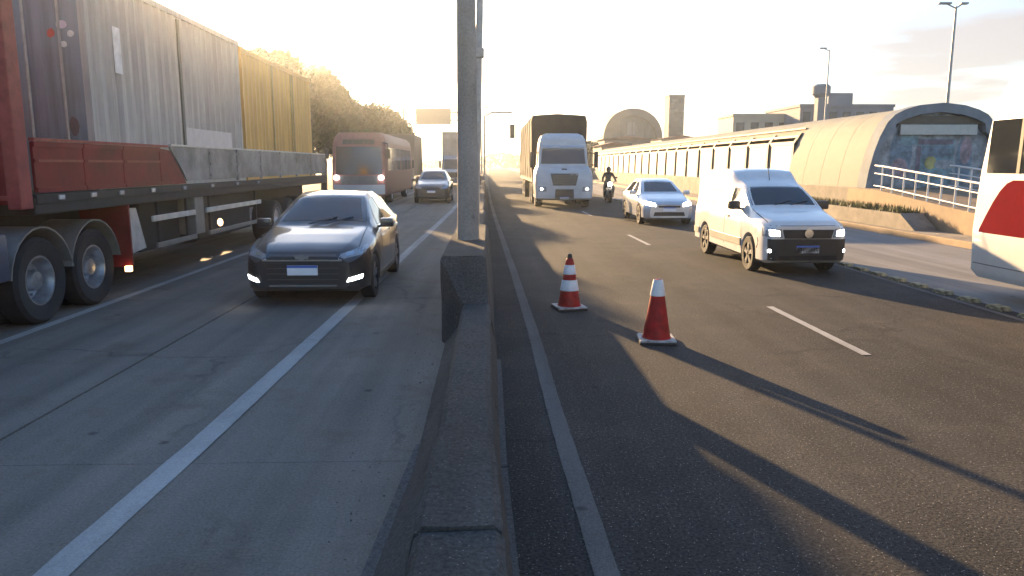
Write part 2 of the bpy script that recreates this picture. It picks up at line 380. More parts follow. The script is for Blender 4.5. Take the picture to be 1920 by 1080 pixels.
def car(t, L, ztop, zsh, wk, wrk, zlow, axles, wr, paint, arch=0.045, n=90, width_ratio=0.92):
    """lofted car body, front at y=0 facing -Y; returns (body object, bvh)"""
    ys = sorted(set([L*i/n for i in range(n+1)] + [a+d for a in axles for d in [wr*1.16*math.cos(PI*k/14) for k in range(15)] if 0 < a+d < L]))
    ra = wr+arch; rings = []
    for y in ys:
        zl = interp(zlow, y)
        for a in axles:
            if abs(y-a) < ra: zl = max(zl, wr+math.sqrt(ra*ra-(y-a)**2)-0.02)
        w, zt, zs = sm(wk, y), sm(ztop, y), sm(zsh, y); wt = sm(wrk, y)
        zs = min(zs, zt-0.03); zl = min(zl, zs-0.1); wt = min(wt, w*0.97)
        zm = zl+(zs-zl)*0.5
        half = [(0.0, zl), (w*0.9, zl), (w*0.985, zl+min(0.05, (zs-zl)*.2)), (w, zm), (w*0.995, zl+(zs-zl)*0.75), (w*0.965, zs-0.005), (w*0.94, zs+0.02*(1 if zt-zs > .1 else 0)),
                (wt+(w*0.94-wt)*0.5, zs+(zt-zs)*0.45), (wt, zs+(zt-zs)*0.86), (wt*0.9, zs+(zt-zs)*0.965), (wt*0.5, zt), (0.0, zt+0.006)]
        rings.append([Vector((x, y, z)) for x, z in half]+[Vector((-x, y, z)) for x, z in half[-2:0:-1]])
    mb = MB(); mb.loft(rings)
    bmesh.ops.recalc_face_normals(mb.bm, faces=mb.bm.faces[:])
    bvh = BVHTree.FromBMesh(mb.bm)
    body = mb.build('body', paint, t, smooth=38)
    ub = MB(); ub.box(-wk[len(wk)//2][1]*0.72, wk[len(wk)//2][1]*0.72, 0.25, L-0.25, 0.2, 0.55); ub.build('underbody', A_UNDER, t)
    W2 = max(v for _, v in wk)
    for a in axles:
        for s in (-1, 1): wheel(t, s*(W2-0.015), a, wr, 0.2, s)
    return body, bvh
def patch(t, name, m, bvh, corners, d, lbl=None, **k):
    o = project_patch(bvh, corners, d, **k).build(name, m, t, smooth=40)
    if lbl: o['label'] = lbl
    return o
def mirq(q): return [(-q[1][0], q[1][1]), (-q[0][0], q[0][1]), (-q[3][0], q[3][1]), (-q[2][0], q[2][1])]
def mirrors(t, x, y, z, m, s=1.0):
    for sg in (-1, 1):
        mb = MB(); mb.box(sg*x-0.1*s, sg*x+0.1*s, y-0.05*s, y+0.06*s, z-0.065*s, z+0.075*s, 0.03*s)
        mb.tube([(sg*(x-0.16*s), y+0.02, z-0.06*s), (sg*x, y+0.02, z-0.03*s)], 0.02*s, 6)
        mb.build('mirror', m, t, smooth=50)
def plate(t, bvh, z, wid=0.40, h=0.13, y=None):
    p = patch(t, 'number_plate', A_PLATE, bvh, [(-wid/2, z), (wid/2, z), (wid/2, z+h), (-wid/2, z+h)], 'f', nu=4, nv=2, off=0.03, back=0.02)
    b = project_patch(bvh, [(-wid/2, z+h*0.76), (wid/2, z+h*0.76), (wid/2, z+h), (-wid/2, z+h)], 'f', nu=4, nv=1, off=0.034, back=-0.028)
    b.build('blue_strip', A_PLATEB, p)
    return p

# ------------------------------------------------------------------ the ground and roads
g = MB(); g.face([(-900, -60, -0.12), (900, -60, -0.12), (900, 1300, -0.12), (-900, 1300, -0.12)])
tag(g.build('ground', A_DIRT), kind='structure')
# left carriageway: concrete slabs with open joints
cr_ = MB(); cr_.face([(-10.9, -14, -0.03), (-0.2, -14, -0.03), (-0.2, 320, -0.03), (-10.9, 320, -0.03)])
road = tag(cr_.build('concrete_road', A_JOINT), kind='structure')
cols = [(-0.2, -3.42), (-3.44, -6.95), (-6.97, -10.9)]
for ci, (xa, xb) in enumerate(cols):
    for k in range(-3, 10):
        y0 = 4.62+6.0*k; m = MB(); dz = random.uniform(-0.003, 0.003)
        m.box(xb, xa, y0+0.006, y0+6.0-0.006, -0.028, dz, 0.004); m.build('slab', A_CONC, road)
    m = MB(); m.box(xb, xa, 64.64, 320, -0.028, 0.0); m.build('far_slab', A_CONC, road)
a = MB(); a.box(-0.2, 6.85, -14, 320, -0.1, 0.0)
tag(a.build('asphalt_road', A_ASPH), kind='structure')
b = MB(); b.box(6.85, 10.95, -14, 320, -0.1, -0.004); tag(b.build('bus_lane', A_BRT), kind='structure')
def strip(name, pts, w, m, z=0.006):
    mb = MB(); L_, R_ = [], []
    src_ = [Vector((x, y, 0)) for x, y in pts]; pts = []
    for p, q in zip(src_[:-1], src_[1:]):
        n_ = max(1, int((q-p).length/(.12 if p.y < 22 else 2)))
        pts += [p.lerp(q, k_/n_) for k_ in range(n_)]
    pts.append(src_[-1])
    for i, p in enumerate(pts):
        d = (pts[min(i+1, len(pts)-1)]-pts[max(i-1, 0)]).normalized(); nrm = Vector((d.y, -d.x, 0))
        L_.append(p-nrm*(w/2+random.uniform(-.0035, .003))); R_.append(p+nrm*(w/2+random.uniform(-.0035, .003)))
    for i in range(len(pts)-1):
        q = [L_[i], R_[i], R_[i+1], L_[i+1]]; mb.face([(v.x, v.y, z) for v in q])
    return tag(mb.build(name, m), kind='structure')
strip('edge_line', [(-2.10, -8), (-2.06, 3.3), (-2.0, 5.0), (-1.9, 10.2), (-1.78, 18), (-1.55, 31), (-1.6, 60), (-2.2, 140)], 0.17, A_PAINT)
strip('edge_line', [(0.55, -8), (0.54, 3.2), (0.50, 5.46), (0.49, 8.4), (0.41, 13.9), (0.22, 25), (0.05, 37.6), (-0.1, 60), (-0.4, 140)], 0.125, A_PAINTW)
strip('edge_line', [(-5.30, -8), (-5.28, 9), (-5.2, 30), (-5.4, 120)], 0.13, A_PAINT)
strip('edge_line', [(6.52, -8), (6.55, 9), (6.62, 14), (6.6, 120)], 0.10, A_PAINTW)
for y0 in (-4.5, 7.2, 17.6, 27.8, 38, 48, 58, 68):
    strip('lane_dash', [(3.79, y0), (3.77, y0+2.6)], 0.10, A_PAINT)
w = MB(); w.box(-11.4, -11.12, -10, 37.2, -.1, 3.1, .02); tag(w.build('added_shade_wall', A_BASE), 'added unseen wall shading the ground under the trailer truck', 'wall')  # unseen wall added to keep sun off the ground under the trailer
# far pavement and kerb by the station
k = MB(); k.box(10.95, 11.12, -14, 110, -0.1, 0.15, 0.02); tag(k.build('kerb', A_RAMP), kind='structure')
p = MB(); p.box(11.12, 34, -14, 110, -0.1, 0.135); tag(p.build('pavement', A_BASE), kind='structure')

# ------------------------------------------------------------------ median barrier
def barrier_ring(y, zt, tl, tr, bl, br, j=0.012):
    r = lambda: random.uniform(-j, j)
    midz = zt*0.42
    return [Vector((bl, y, -0.02)), Vector((bl+r()*.5, y, 0.07)), Vector((bl*0.72+tl*0.28+r(), y, midz*0.62)), Vector((tl+(bl-tl)*0.22+r(), y, midz+.06)),
            Vector((tl-0.01+r(), y, zt-0.03+r())), Vector((tl+0.025, y, zt+r())), Vector(((tl+tr)/2, y, zt+r()*1.2)), Vector((tr-0.025, y, zt+r())), Vector((tr+0.01+r(), y, zt-0.03+r())),
            Vector((tr+(br-tr)*0.22+r(), y, midz+.06)), Vector((br*0.72+tr*0.28+r(), y, midz*0.62)), Vector((br+r()*.5, y, 0.07)), Vector((br, y, -0.02))]
bar = thing('concrete_barrier', 'long worn grey concrete median barrier between the two carriageways', 'barrier', (0, 0, 0))
for (ya, yb) in ((-6, -3), (-3, 0), (0, 2.72), (2.72, 5.3), (5.3, 7.62)):
    mb = MB(); rings = []; n_ = int((yb-ya)/.075); chips = [(random.uniform(ya+.3, yb-.3), random.choice((4, 8)), random.uniform(.015, .03), random.uniform(.10, .22)) for _ in range(3)]
    dx = random.uniform(-.006, .006); dz = random.uniform(-.008, .008)
    for k_ in range(n_+1):
        y = ya+.006+(yb-ya-.012)*k_/n_; fl = max(0, (4.4-y))*.05
        R_ = barrier_ring(y, 0.50+.008*math.sin(y*2.3)+dz, -.275+dx-fl*.25, -.005+dx+fl*.5, -.47-fl, .06+fl*.6, .0045)
        for (cy, ci, dep, wd) in chips:
            f_ = max(0, 1-abs(y-cy)/wd)
            if f_ > 0:
                for q_ in (ci, ci+(1 if ci == 4 else -1)): R_[q_] += Vector(((1 if ci == 4 else -1)*dep*f_*.6, 0, -dep*f_))
        rings.append(R_)
    mb.loft(rings); mb.build('barrier_section', A_BARR, bar, smooth=32)
for y0 in (-6, -3.4, -.8, 1.8, 4.4):
    m = MB(); m.prism([(.05, y0), (.10+max(0, (4.4-y0))*.022, y0), (.10+max(0, 4.4-y0-2.57)*.022, y0+2.57), (.05, y0+2.57)], 'z', -.02, .05); m.build('toe_ledge', A_LEDGE, bar)
m = MB(); m.prism([(-.66, 2.0), (-.585, 2.0), (-.455, 4.75), (-.50, 4.75)], 'z', -.02, .06); m.build('toe_ledge', A_LEDGE, bar)
m = MB()
for i in range(320):
    x = -.54-abs(random.gauss(0, .22)); y = random.uniform(2, 16); q = random.uniform(.003, .009)*(1.6 if random.random() < .06 else 1); a_ = random.uniform(0, PI)
    v = [(x+q*math.cos(a_+k*2.1)*random.uniform(.6, 1.3), y+q*math.sin(a_+k*2.1)*random.uniform(.6, 1.3), .003) for k in range(3)]+[(x, y, q*random.uniform(.5, 1.1)+.003)]
    vv = [m.bm.verts.new(p) for p in v]
    for f in ((0, 1, 3), (1, 2, 3), (2, 0, 3)): m.bm.faces.new([vv[k] for k in f])
tag(m.build('gravel', mat('gravel_chips', (.15, .125, .105), .9, amt=.3, scale=60)), kind='stuff')
# housing: faceted front, wider and taller block
hb = MB()
yf, ye, zt, xl, xr = 7.94, 12.2, 0.93, -0.53, -0.05
def V(*q): return hb.bm.verts.new(q)
A0, A1 = V(xl, yf, -0.02), V(xr+0.1, yf, -0.02); B0, B1 = V(xl, yf, zt-0.03), V(xr, yf, zt-0.03)
N0, N1 = V(-0.285, 7.55, 0.49), V(-0.02, 7.55, 0.49); M0, M1 = V(-0.40, 7.6, -0.02), V(0.07, 7.6, -0.02)
T0, T1 = V(xl+0.02, yf+0.05, zt), V(xr-0.02, yf+0.05, zt)
C0, C1, D0, D1 = V(xl, ye, zt-0.03), V(xr, ye, zt-0.03), V(xl, ye, -0.02), V(xr+0.1, ye, -0.02)
U0, U1 = V(xl+0.02, ye-0.02, zt), V(xr-0.02, ye-0.02, zt)
for f in ((N0, N1, B1, B0), (M0, N0, B0, A0), (N1, M1, A1, B1), (M0, M1, N1, N0), (B0, B1, T1, T0), (T0, T1, U1, U0), (B0, T0, U0, C0), (T1, B1, C1, U1), (A0, B0, C0, D0), (B1, A1, D1, C1), (C0, U0, U1, C1), (D0, C0, C1, D1)):
    hb.bm.faces.new(f)
bmesh.ops.subdivide_edges(hb.bm, edges=hb.bm.edges[:], cuts=3, use_grid_fill=True)
for v in hb.bm.verts: v.co += Vector([random.uniform(-.006, .006) for _ in range(3)])
hb.build('pole_housing', A_BARR, bar)
y = 12.2
while y < 150:
    st = 6.0; mb = MB(); off = -0.25*max(0, (y-12)/40) if y < 52 else -0.25-(y-52)*0.012
    rings = [barrier_ring(q, 0.82, -0.36+off, -0.12+off, -0.52+off, 0.02+off, 0.006) for q in (y, y+0.03, y+1.5, y+3, y+4.5, y+st-0.06, y+st-0.03)]
    mb.loft(rings); mb.build('barrier_section', A_BARR, bar, smooth=30); y += st
# ------------------------------------------------------------------ poles in the median
pt = thing('lamp_pole', 'thick grey concrete pole rising from the median barrier housing', 'pole', (-0.285, 9.8, 0.80))
mb = MB(); prof = [(0.142-0.0045*q+random.uniform(-.002, .002), q*0.55) for q in range(22)]
mb.lathe(prof, (0, 0, 0), 'z', 20); mb.build('shaft', A_POLE, pt, smooth=50)
mb = MB(); mb.tube([(0.02, 0, 11.3), (0.6, 0, 11.9), (1.8, 0, 12.1)], 0.05, 8); mb.build('lamp_arm', A_GALV, pt, smooth=50)
mb = MB(); mb.box(1.7, 2.4, -0.15, 0.15, 12.05, 12.2, 0.05); mb.build('lamp_head', A_GALV, pt, smooth=50)
t2 = thing('thin_pole', 'thin grey metal pole just behind the thick concrete pole', 'pole', (-0.27, 12.9, 0.0))
t2.rotation_euler = (0, math.radians(1.5), 0)
mb = MB(); mb.lathe([(0.065, 0.0), (0.06, 3), (0.05, 9.5)], (0, 0, 0), 'z', 12); mb.build('shaft', A_GALV, t2, smooth=50)
mb = MB(); mb.box(-0.09, 0.09, -0.09, 0.09, 3.65, 3.80, 0.01); mb.build('clamp', A_GALV, t2)

# ------------------------------------------------------------------ traffic cones
def cone(x, y, rz, label, bands, tip, sc_=.94):
    t = thing('traffic_cone', label, 'traffic cone', (x, y, 0.002), rz, 'traffic cones on the closed lane')
    mb = MB(); mb.box(-0.21, 0.21, -0.21, 0.21, 0.0, 0.032, 0.012)
    b_ = mb.build('base', A_BLACK, t, smooth=40)
    f = MB(); f.box(-.205, .205, -.205, .205, 0.03, 0.05, 0.008); f.build('base_top', A_DIRTW, b_)
    R = lambda z: 0.165-(z-0.03)*0.165
    prof = [(0.175, 0.03), (0.17, 0.055)]+[(R(z), z) for z in [0.06+0.03*i for i in range(22)]]+[(0.045, 0.715), (0.03, 0.725)]
    mb = MB(); mb.lathe(prof, (0, 0, 0), 'z', 28); mb.build('cone_body', A_CONER, t, smooth=50)
    for z0, z1 in bands:
        mb = MB(); mb.lathe([(R(z0)+0.004, z0), (R(z0)+0.006, z0+0.01), (R(z1)+0.006, z1-0.01), (R(z1)+0.002, z1)], (0, 0, 0), 'z', 28, caps=False); mb.build('reflective_band', A_CONEW, t, smooth=50)
    if tip:
        mb = MB(); mb.lathe([(0.036, 0.70), (0.036, 0.75), (0.03, 0.78), (0.01, 0.79)], (0, 0, 0), 'z', 16); mb.build('tip', A_BLACK, t, smooth=50)
    t.scale = (sc_, sc_, sc_)
    return t
cone(1.05, 9.74, 0.2, 'red traffic cone with two white bands and a dark tip, the farther one', [(0.27, 0.42), (0.50, 0.63)], True)
cone(1.80, 7.86, -0.1, 'red traffic cone with one white band round its top, the nearer one', [(0.54, 0.725)], False)

# ------------------------------------------------------------------ cars
def onix():
    t = thing('parked_car', 'dark blue grey hatchback with two bright low lamps driving beside the red truck', 'car', (-2.50, 9.95, 0))
    t.name = 'car'
    L = 4.3
    zt = [(0, .66), (.08, .74), (.3, .83), (.75, .93), (1.18, 1.00), (1.35, 1.10), (2.0, 1.42), (2.35, 1.475), (2.9, 1.475), (3.5, 1.38), (3.95, 1.16), (4.1, 1.08), (4.25, 1.0), (4.3, .9)]
    zs = [(0, .60), (.3, .74), (.9, .86), (1.5, .91), (3.0, .95), (4.0, .99), (4.3, .85)]
    wk = [(0, .60), (.05, .70), (.16, .78), (.35, .835), (.7, .86), (1.2, .865), (3.3, .865), (3.9, .82), (4.15, .72), (4.3, .6)]
    wr = [(0, .5), (.6, .66), (1.1, .72), (1.4, .69), (2.0, .57), (2.6, .56), (3.3, .55), (4.0, .60), (4.3, .5)]
    zl = [(0, .26), (.12, .20), (.5, .18), (3.7, .19), (4.2, .28), (4.3, .36)]
    body, bv = car(t, L, zt, zs, wk, wr, zl, (.80, 3.35), .315, A_ONIX)
    patch(t, 'windscreen', A_GLASS, bv, [(-.66, 1.055), (.66, 1.055), (.535, 1.41), (-.535, 1.41)], 'f', nu=14, nv=8, bow=0.02)
    patch(t, 'upper_grille', A_BLACK, bv, [(-.42, .655), (.42, .655), (.44, .705), (-.44, .705)], 'f', nu=12, nv=2)
    patch(t, 'chrome_strip', A_CHROME, bv, [(-.52, .625), (.52, .625), (.53, .645), (-.53, .645)], 'f', nu=14, nv=1, off=0.012)
    patch(t, 'lower_grille', A_BLACK, bv, [(-.46, .33), (.46, .33), (.52, .60), (-.52, .60)], 'f', nu=12, nv=4, off=0.008)
    patch(t, 'bumper_lip', A_CHROME, bv, [(-.44, .285), (.44, .285), (.46, .305), (-.46, .305)], 'f', nu=12, nv=1, off=0.012)
    for q in ([(.47, .64), (.80, .70), (.79, .80), (.50, .715)],):
        for qq in (q, mirq(q)): patch(t, 'headlight', A_LAMPOFF, bv, qq, 'f', nu=8, nv=3)
    pk = [(.54, .33), (.80, .40), (.80, .60), (.60, .56)]
    for qq in (pk, mirq(pk)): patch(t, 'fog_lamp_recess', A_BLACK, bv, qq, 'f', nu=6, nv=3, off=.005)
    for k in range(3): patch(t, 'grille_slat', A_DKGREY, bv, [(-.47, .37+k*.075), (.47, .37+k*.075), (.475, .385+k*.075), (-.475, .385+k*.075)], 'f', nu=10, nv=1, off=.016)
    for q in ([(.56, .685), (.66, .70), (.66, .745), (.57, .73)],):
        for qq in (q, mirq(q)): patch(t, 'headlight_lens', A_CHROME, bv, qq, 'f', nu=3, nv=2, off=.012)
    q = [(.58, .345), (.765, .378), (.775, .43), (.61, .398)]
    for qq in (q, mirq(q)): patch(t, 'daytime_lamp', A_LAMP, bv, qq, 'f', nu=6, nv=2, off=.016)
    e = MB(); e.prism([(-.085, .655), (-.03, .655), (-.03, .64), (.03, .64), (.03, .655), (.085, .655), (.10, .695), (.03, .695), (.03, .71), (-.03, .71), (-.03, .695), (-.1, .695)], 'y', -0.03, 0.02)
    e.build('emblem', A_CHROME, t)
    plate(t, bv, .44)
    for sg in (-1, 1): patch(t, 'bonnet_gap', A_UNDER, bv, [(sg*.70-.005, .34), (sg*.70+.005, .34), (sg*.69+.005, 1.14), (sg*.69-.005, 1.14)], 't', nu=1, nv=10, off=.002, back=.01)
    patch(t, 'bonnet_gap', A_UNDER, bv, [(-.62, .725), (.62, .725), (.62, .733), (-.62, .733)], 'f', nu=16, nv=1, off=.002, back=.01)
    for d in 'lR':
        patch(t, 'front_side_window', A_GLASS, bv, [(1.55, .99), (2.35, 1.0), (2.30, 1.38), (1.98, 1.33)], d, nu=6, nv=4)
        patch(t, 'rear_side_window', A_GLASS, bv, [(2.43, 1.0), (3.45, 1.03), (3.2, 1.36), (2.38, 1.38)], d, nu=6, nv=4)
        patch(t, 'sill_trim', A_BLACK, bv, [(1.25, .23), (2.95, .23), (2.95, .31), (1.25, .31)], d, nu=6, nv=1)
        for yy in (2.15, 3.05): patch(t, 'door_handle', A_CHROME, bv, [(yy, .86), (yy+.17, .865), (yy+.17, .895), (yy, .89)], d, nu=2, nv=1, off=.025)
        for yy in (1.45, 2.39): patch(t, 'door_gap', A_UNDER, bv, [(yy, .36), (yy+.01, .36), (yy+.01, .93), (yy, .93)], d, nu=1, nv=8, off=.0015, back=.01)
    patch(t, 'rear_window', A_GLASS, bv, [(-.5, 1.12), (.5, 1.12), (.47, 1.36), (-.47, 1.36)], 'r', nu=8, nv=4)
    q = [(.5, .80), (.76, .84), (.74, .95), (.5, .93)]
    for qq in (q, mirq(q)): patch(t, 'tail_lamp', A_BUSRED, bv, qq, 'r', nu=4, nv=2)
    mirrors(t, .93, 1.52, 1.02, A_ONIX)
    for s in (-1, 1):
        w = MB(); w.tube([(s*.12-.05, 1.17, 1.03), (s*.12+.33, 1.36, 1.12)], .008, 6); w.build('wiper', A_BLACK, t)
    return t
onix()

def fiorino():
    t = thing('delivery_van', 'small white delivery van with black bumper and tall cargo box, lamps lit', 'van', (5.42, 12.55, 0), 0.01)
    L = 4.3
    zt = [(0, .84), (.1, .93), (.4, 1.0), (.85, 1.08), (1.0, 1.14), (1.6, 1.50), (1.75, 1.55), (1.95, 1.62), (2.25, 1.78), (2.5, 1.815), (4.1, 1.80), (4.26, 1.72), (4.3, 1.6)]
    zs = [(0, .76), (.3, .88), (1.0, .98), (2, 1.02), (4.2, 1.02), (4.3, .95)]
    wk = [(0, .60), (.05, .68), (.2, .73), (.5, .75), (1.2, .76), (4.0, .77), (4.25, .75), (4.3, .70)]
    wr = [(0, .55), (.9, .65), (1.2, .64), (1.65, .57), (1.9, .58), (2.2, .63), (2.6, .66), (4.3, .65)]
    zl = [(0, .26), (.15, .21), (4.2, .26), (4.3, .36)]
    body, bv = car(t, L, zt, zs, wk, wr, zl, (.78, 3.42), .31, A_WHITE)
    patch(t, 'windscreen', A_GLASS, bv, [(-.61, 1.16), (.61, 1.16), (.53, 1.475), (-.53, 1.475)], 'f', nu=14, nv=8, bow=.015)
    patch(t, 'bumper', A_BLACK, bv, [(-.74, .27), (.74, .27), (.74, .64), (-.74, .64)], 'f', nu=18, nv=6, off=.03)
    patch(t, 'grille', A_BLACK, bv, [(-.40, .65), (.40, .65), (.44, .80), (-.44, .80)], 'f', nu=10, nv=3, off=.02)
    q = [(.43, .66), (.72, .68), (.71, .84), (.46, .81)]
    for qq in (q, mirq(q)):
        h = patch(t, 'headlight', A_LAMPOFF, bv, qq, 'f', nu=6, nv=3, off=.012)
    for s in (-1, 1):
        q = [(.49, .69), (.65, .70), (.65, .80), (.50, .785)]
        patch(t, 'headlight_bulb', A_LAMP, bv, q if s > 0 else mirq(q), 'f', nu=4, nv=2, off=.016)
        m = MB(); m.sphere((s*.61, .03, .44), (.06, .035, .052), 14); m.build('fog_lamp', A_LAMP, t, smooth=60)
    m = MB(); m.lathe([(.075, -.045), (.075, -.03), (.06, -.02), (.06, .06)], (0, 0, .735), 'y', 20); m.build('emblem', A_CHROME, t, smooth=40)
    plate(t, bv, .40)
    for sg in (-1, 1): patch(t, 'bonnet_gap', A_UNDER, bv, [(sg*.62-.005, .22), (sg*.62+.005, .22), (sg*.64+.005, .95), (sg*.64-.005, .95)], 't', nu=1, nv=10, off=.002, back=.01)
    patch(t, 'bonnet_gap', A_UNDER, bv, [(-.62, .862), (.62, .862), (.62, .870), (-.62, .870)], 'f', nu=16, nv=1, off=.002, back=.01)
    patch(t, 'lower_intake', A_UNDER, bv, [(-.5, .29), (.5, .29), (.5, .36), (-.5, .36)], 'f', nu=10, nv=1, off=.036)
    for d in 'lR':
        patch(t, 'side_window', A_GLASS, bv, [(1.28, 1.08), (2.02, 1.08), (1.98, 1.46), (1.62, 1.45)], d, nu=6, nv=4)
        patch(t, 'side_moulding', A_GRAYMETAL, bv, [(1.15, .42), (3.0, .42), (3.0, .55), (1.15, .55)], d, nu=8, nv=2, off=.02)
        patch(t, 'rear_moulding', A_GRAYMETAL, bv, [(3.8, .42), (4.22, .42), (4.22, .55), (3.8, .55)], d, nu=3, nv=2, off=.02)
        patch(t, 'door_handle', A_BLACK, bv, [(1.88, .90), (2.04, .90), (2.04, .94), (1.88, .94)], d, nu=2, nv=1, off=.02)
        for yy in (1.15, 2.12): patch(t, 'door_gap', A_UNDER, bv, [(yy, .36), (yy+.012, .36), (yy+.012, 1.0), (yy, 1.0)], d, nu=1, nv=8, off=.0015, back=.01)
        patch(t, 'side_crease', A_WHITE, bv, [(2.25, 1.12), (4.1, 1.12), (4.1, 1.16), (2.25, 1.16)], d, nu=8, nv=1, off=.012)
    mirrors(t, .84, 1.38, 1.14, A_BLACK, 1.15)
    m = MB(); m.tube([(0, 1.85, 1.56), (0, 2.02, 1.95)], .008, 6); m.build('antenna', A_BLACK, t)
    for s in (-1, 1):
        w = MB(); w.tube([(s*.15-.05, 1.02, 1.17), (s*.15+.30, 1.15, 1.24)], .008, 6); w.build('wiper', A_BLACK, t)
    return t
fiorino()

def sedan(label, loc, paint, lit, tall=0.0, W=.84):
    t = thing('car', label, 'car', loc); L = 4.25; s = W/.84
    zt = [(0, .62+tall*.5), (.08, .72+tall*.6), (.4, .82+tall*.7), (1.1, .95+tall*.7), (1.3, 1.05+tall*.7), (1.95, 1.36+tall), (2.4, 1.43+tall), (3.0, 1.42+tall), (3.6, 1.22+tall), (3.8, 1.05+tall), (4.2, 1.0+tall), (4.25, .9)]
    zs = [(0, .56+tall*.5), (.4, .72+tall*.6), (1.2, .85+tall*.6), (3.6, .93+tall*.6), (4.25, .82+tall*.5)]
    wk = [(0, .58*s), (.05, .68*s), (.2, .78*s), (.6, .83*s), (3.6, .84*s), (4.1, .76*s), (4.25, .62*s)]
    wr = [(0, .5*s), (1.1, .70*s), (1.4, .66*s), (2.0, .56*s), (3.0, .55*s), (3.8, .62*s), (4.25, .55*s)]
    zl = [(0, .24+tall*.3), (.15, .19+tall*.3), (4.1, .22+tall*.3), (4.25, .34)]
    body, bv = car(t, L, zt, zs, wk, wr, zl, (.78, 3.3), .30+tall*.2, paint, n=60)
    k = tall
    patch(t, 'windscreen', A_GLASS, bv, [(-.64*s, 1.02+k*.75), (.64*s, 1.02+k*.75), (.53*s, 1.36+k), (-.53*s, 1.36+k)], 'f', nu=10, nv=6)
    patch(t, 'grille', A_BLACK, bv, [(-.34*s, .56+k*.5), (.34*s, .56+k*.5), (.36*s, .66+k*.5), (-.36*s, .66+k*.5)], 'f', nu=8, nv=2)
    patch(t, 'lower_intake', A_BLACK, bv, [(-.5*s, .30+k*.4), (.5*s, .30+k*.4), (.46*s, .42+k*.4), (-.46*s, .42+k*.4)], 'f', nu=8, nv=2)
    q = [(.42*s, .60+k*.5), (.76*s, .64+k*.5), (.74*s, .76+k*.55), (.45*s, .70+k*.5)]
    for qq in (q, mirq(q)): patch(t, 'headlight', A_LAMP if lit else A_LAMPOFF, bv, qq, 'f', nu=6, nv=2, off=.012)
    plate(t, bv, .44+k*.4)
    for d in 'lR':
        patch(t, 'front_side_window', A_GLASS, bv, [(1.5, .95+k*.7), (2.3, .96+k*.7), (2.28, 1.33+k), (1.95, 1.29+k)], d, nu=5, nv=3)
        patch(t, 'rear_side_window', A_GLASS, bv, [(2.38, .96+k*.7), (3.35, .99+k*.7), (3.1, 1.30+k), (2.36, 1.33+k)], d, nu=5, nv=3)
        patch(t, 'door_handle', A_BLACK, bv, [(2.1, .84+k*.5), (2.25, .84+k*.5), (2.25, .87+k*.5), (2.1, .87+k*.5)], d, nu=2, nv=1, off=.02)
    mirrors(t, .90*s, 1.45, .98+k*.7, paint)
    return t
sedan('white sedan with lit headlights behind the small delivery van', (5.62, 23.3, 0), A_SILVER, True)
sedan('dark grey high-bodied car in the left carriageway near the thick pole', (-2.86, 36.9, 0), A_DKGREY, False, 0.2, .90)

# ------------------------------------------------------------------ box-bodied vehicles
def box_body(t, zs, n_c=5):
    """zs: list of (z, half width, y front, y rear, corner radius, front bow)"""
    rings = []
    for z, w, y0, y1, r, bow in zs:
        ring = []
        fp = [(-w+r+(2*w-2*r)*i/8, y0+bow*((2*i/8-1)**2)) for i in range(9)]
        for k in range(n_c): a = PI+PI/2*k/(n_c); ring.append((-w+r+r*math.cos(a), y0+bow+r+r*math.sin(a)))
        ring += [(x, yy) for x, yy in fp]
        for k in range(1, n_c+1): a = 1.5*PI+PI/2*k/n_c; ring.append((w-r+r*math.cos(a), y0+bow+r+r*math.sin(a)))
        rr = 0.06
        ring += [(w, y1-rr), (w-rr, y1), (-w+rr, y1), (-w, y1-rr)]
        rings.append([Vector((x, yy, z)) for x, yy in ring])
    mb = MB(); mb.loft(rings); bmesh.ops.recalc_face_normals(mb.bm, faces=mb.bm.faces[:])
    bv = BVHTree.FromBMesh(mb.bm); return mb, bv

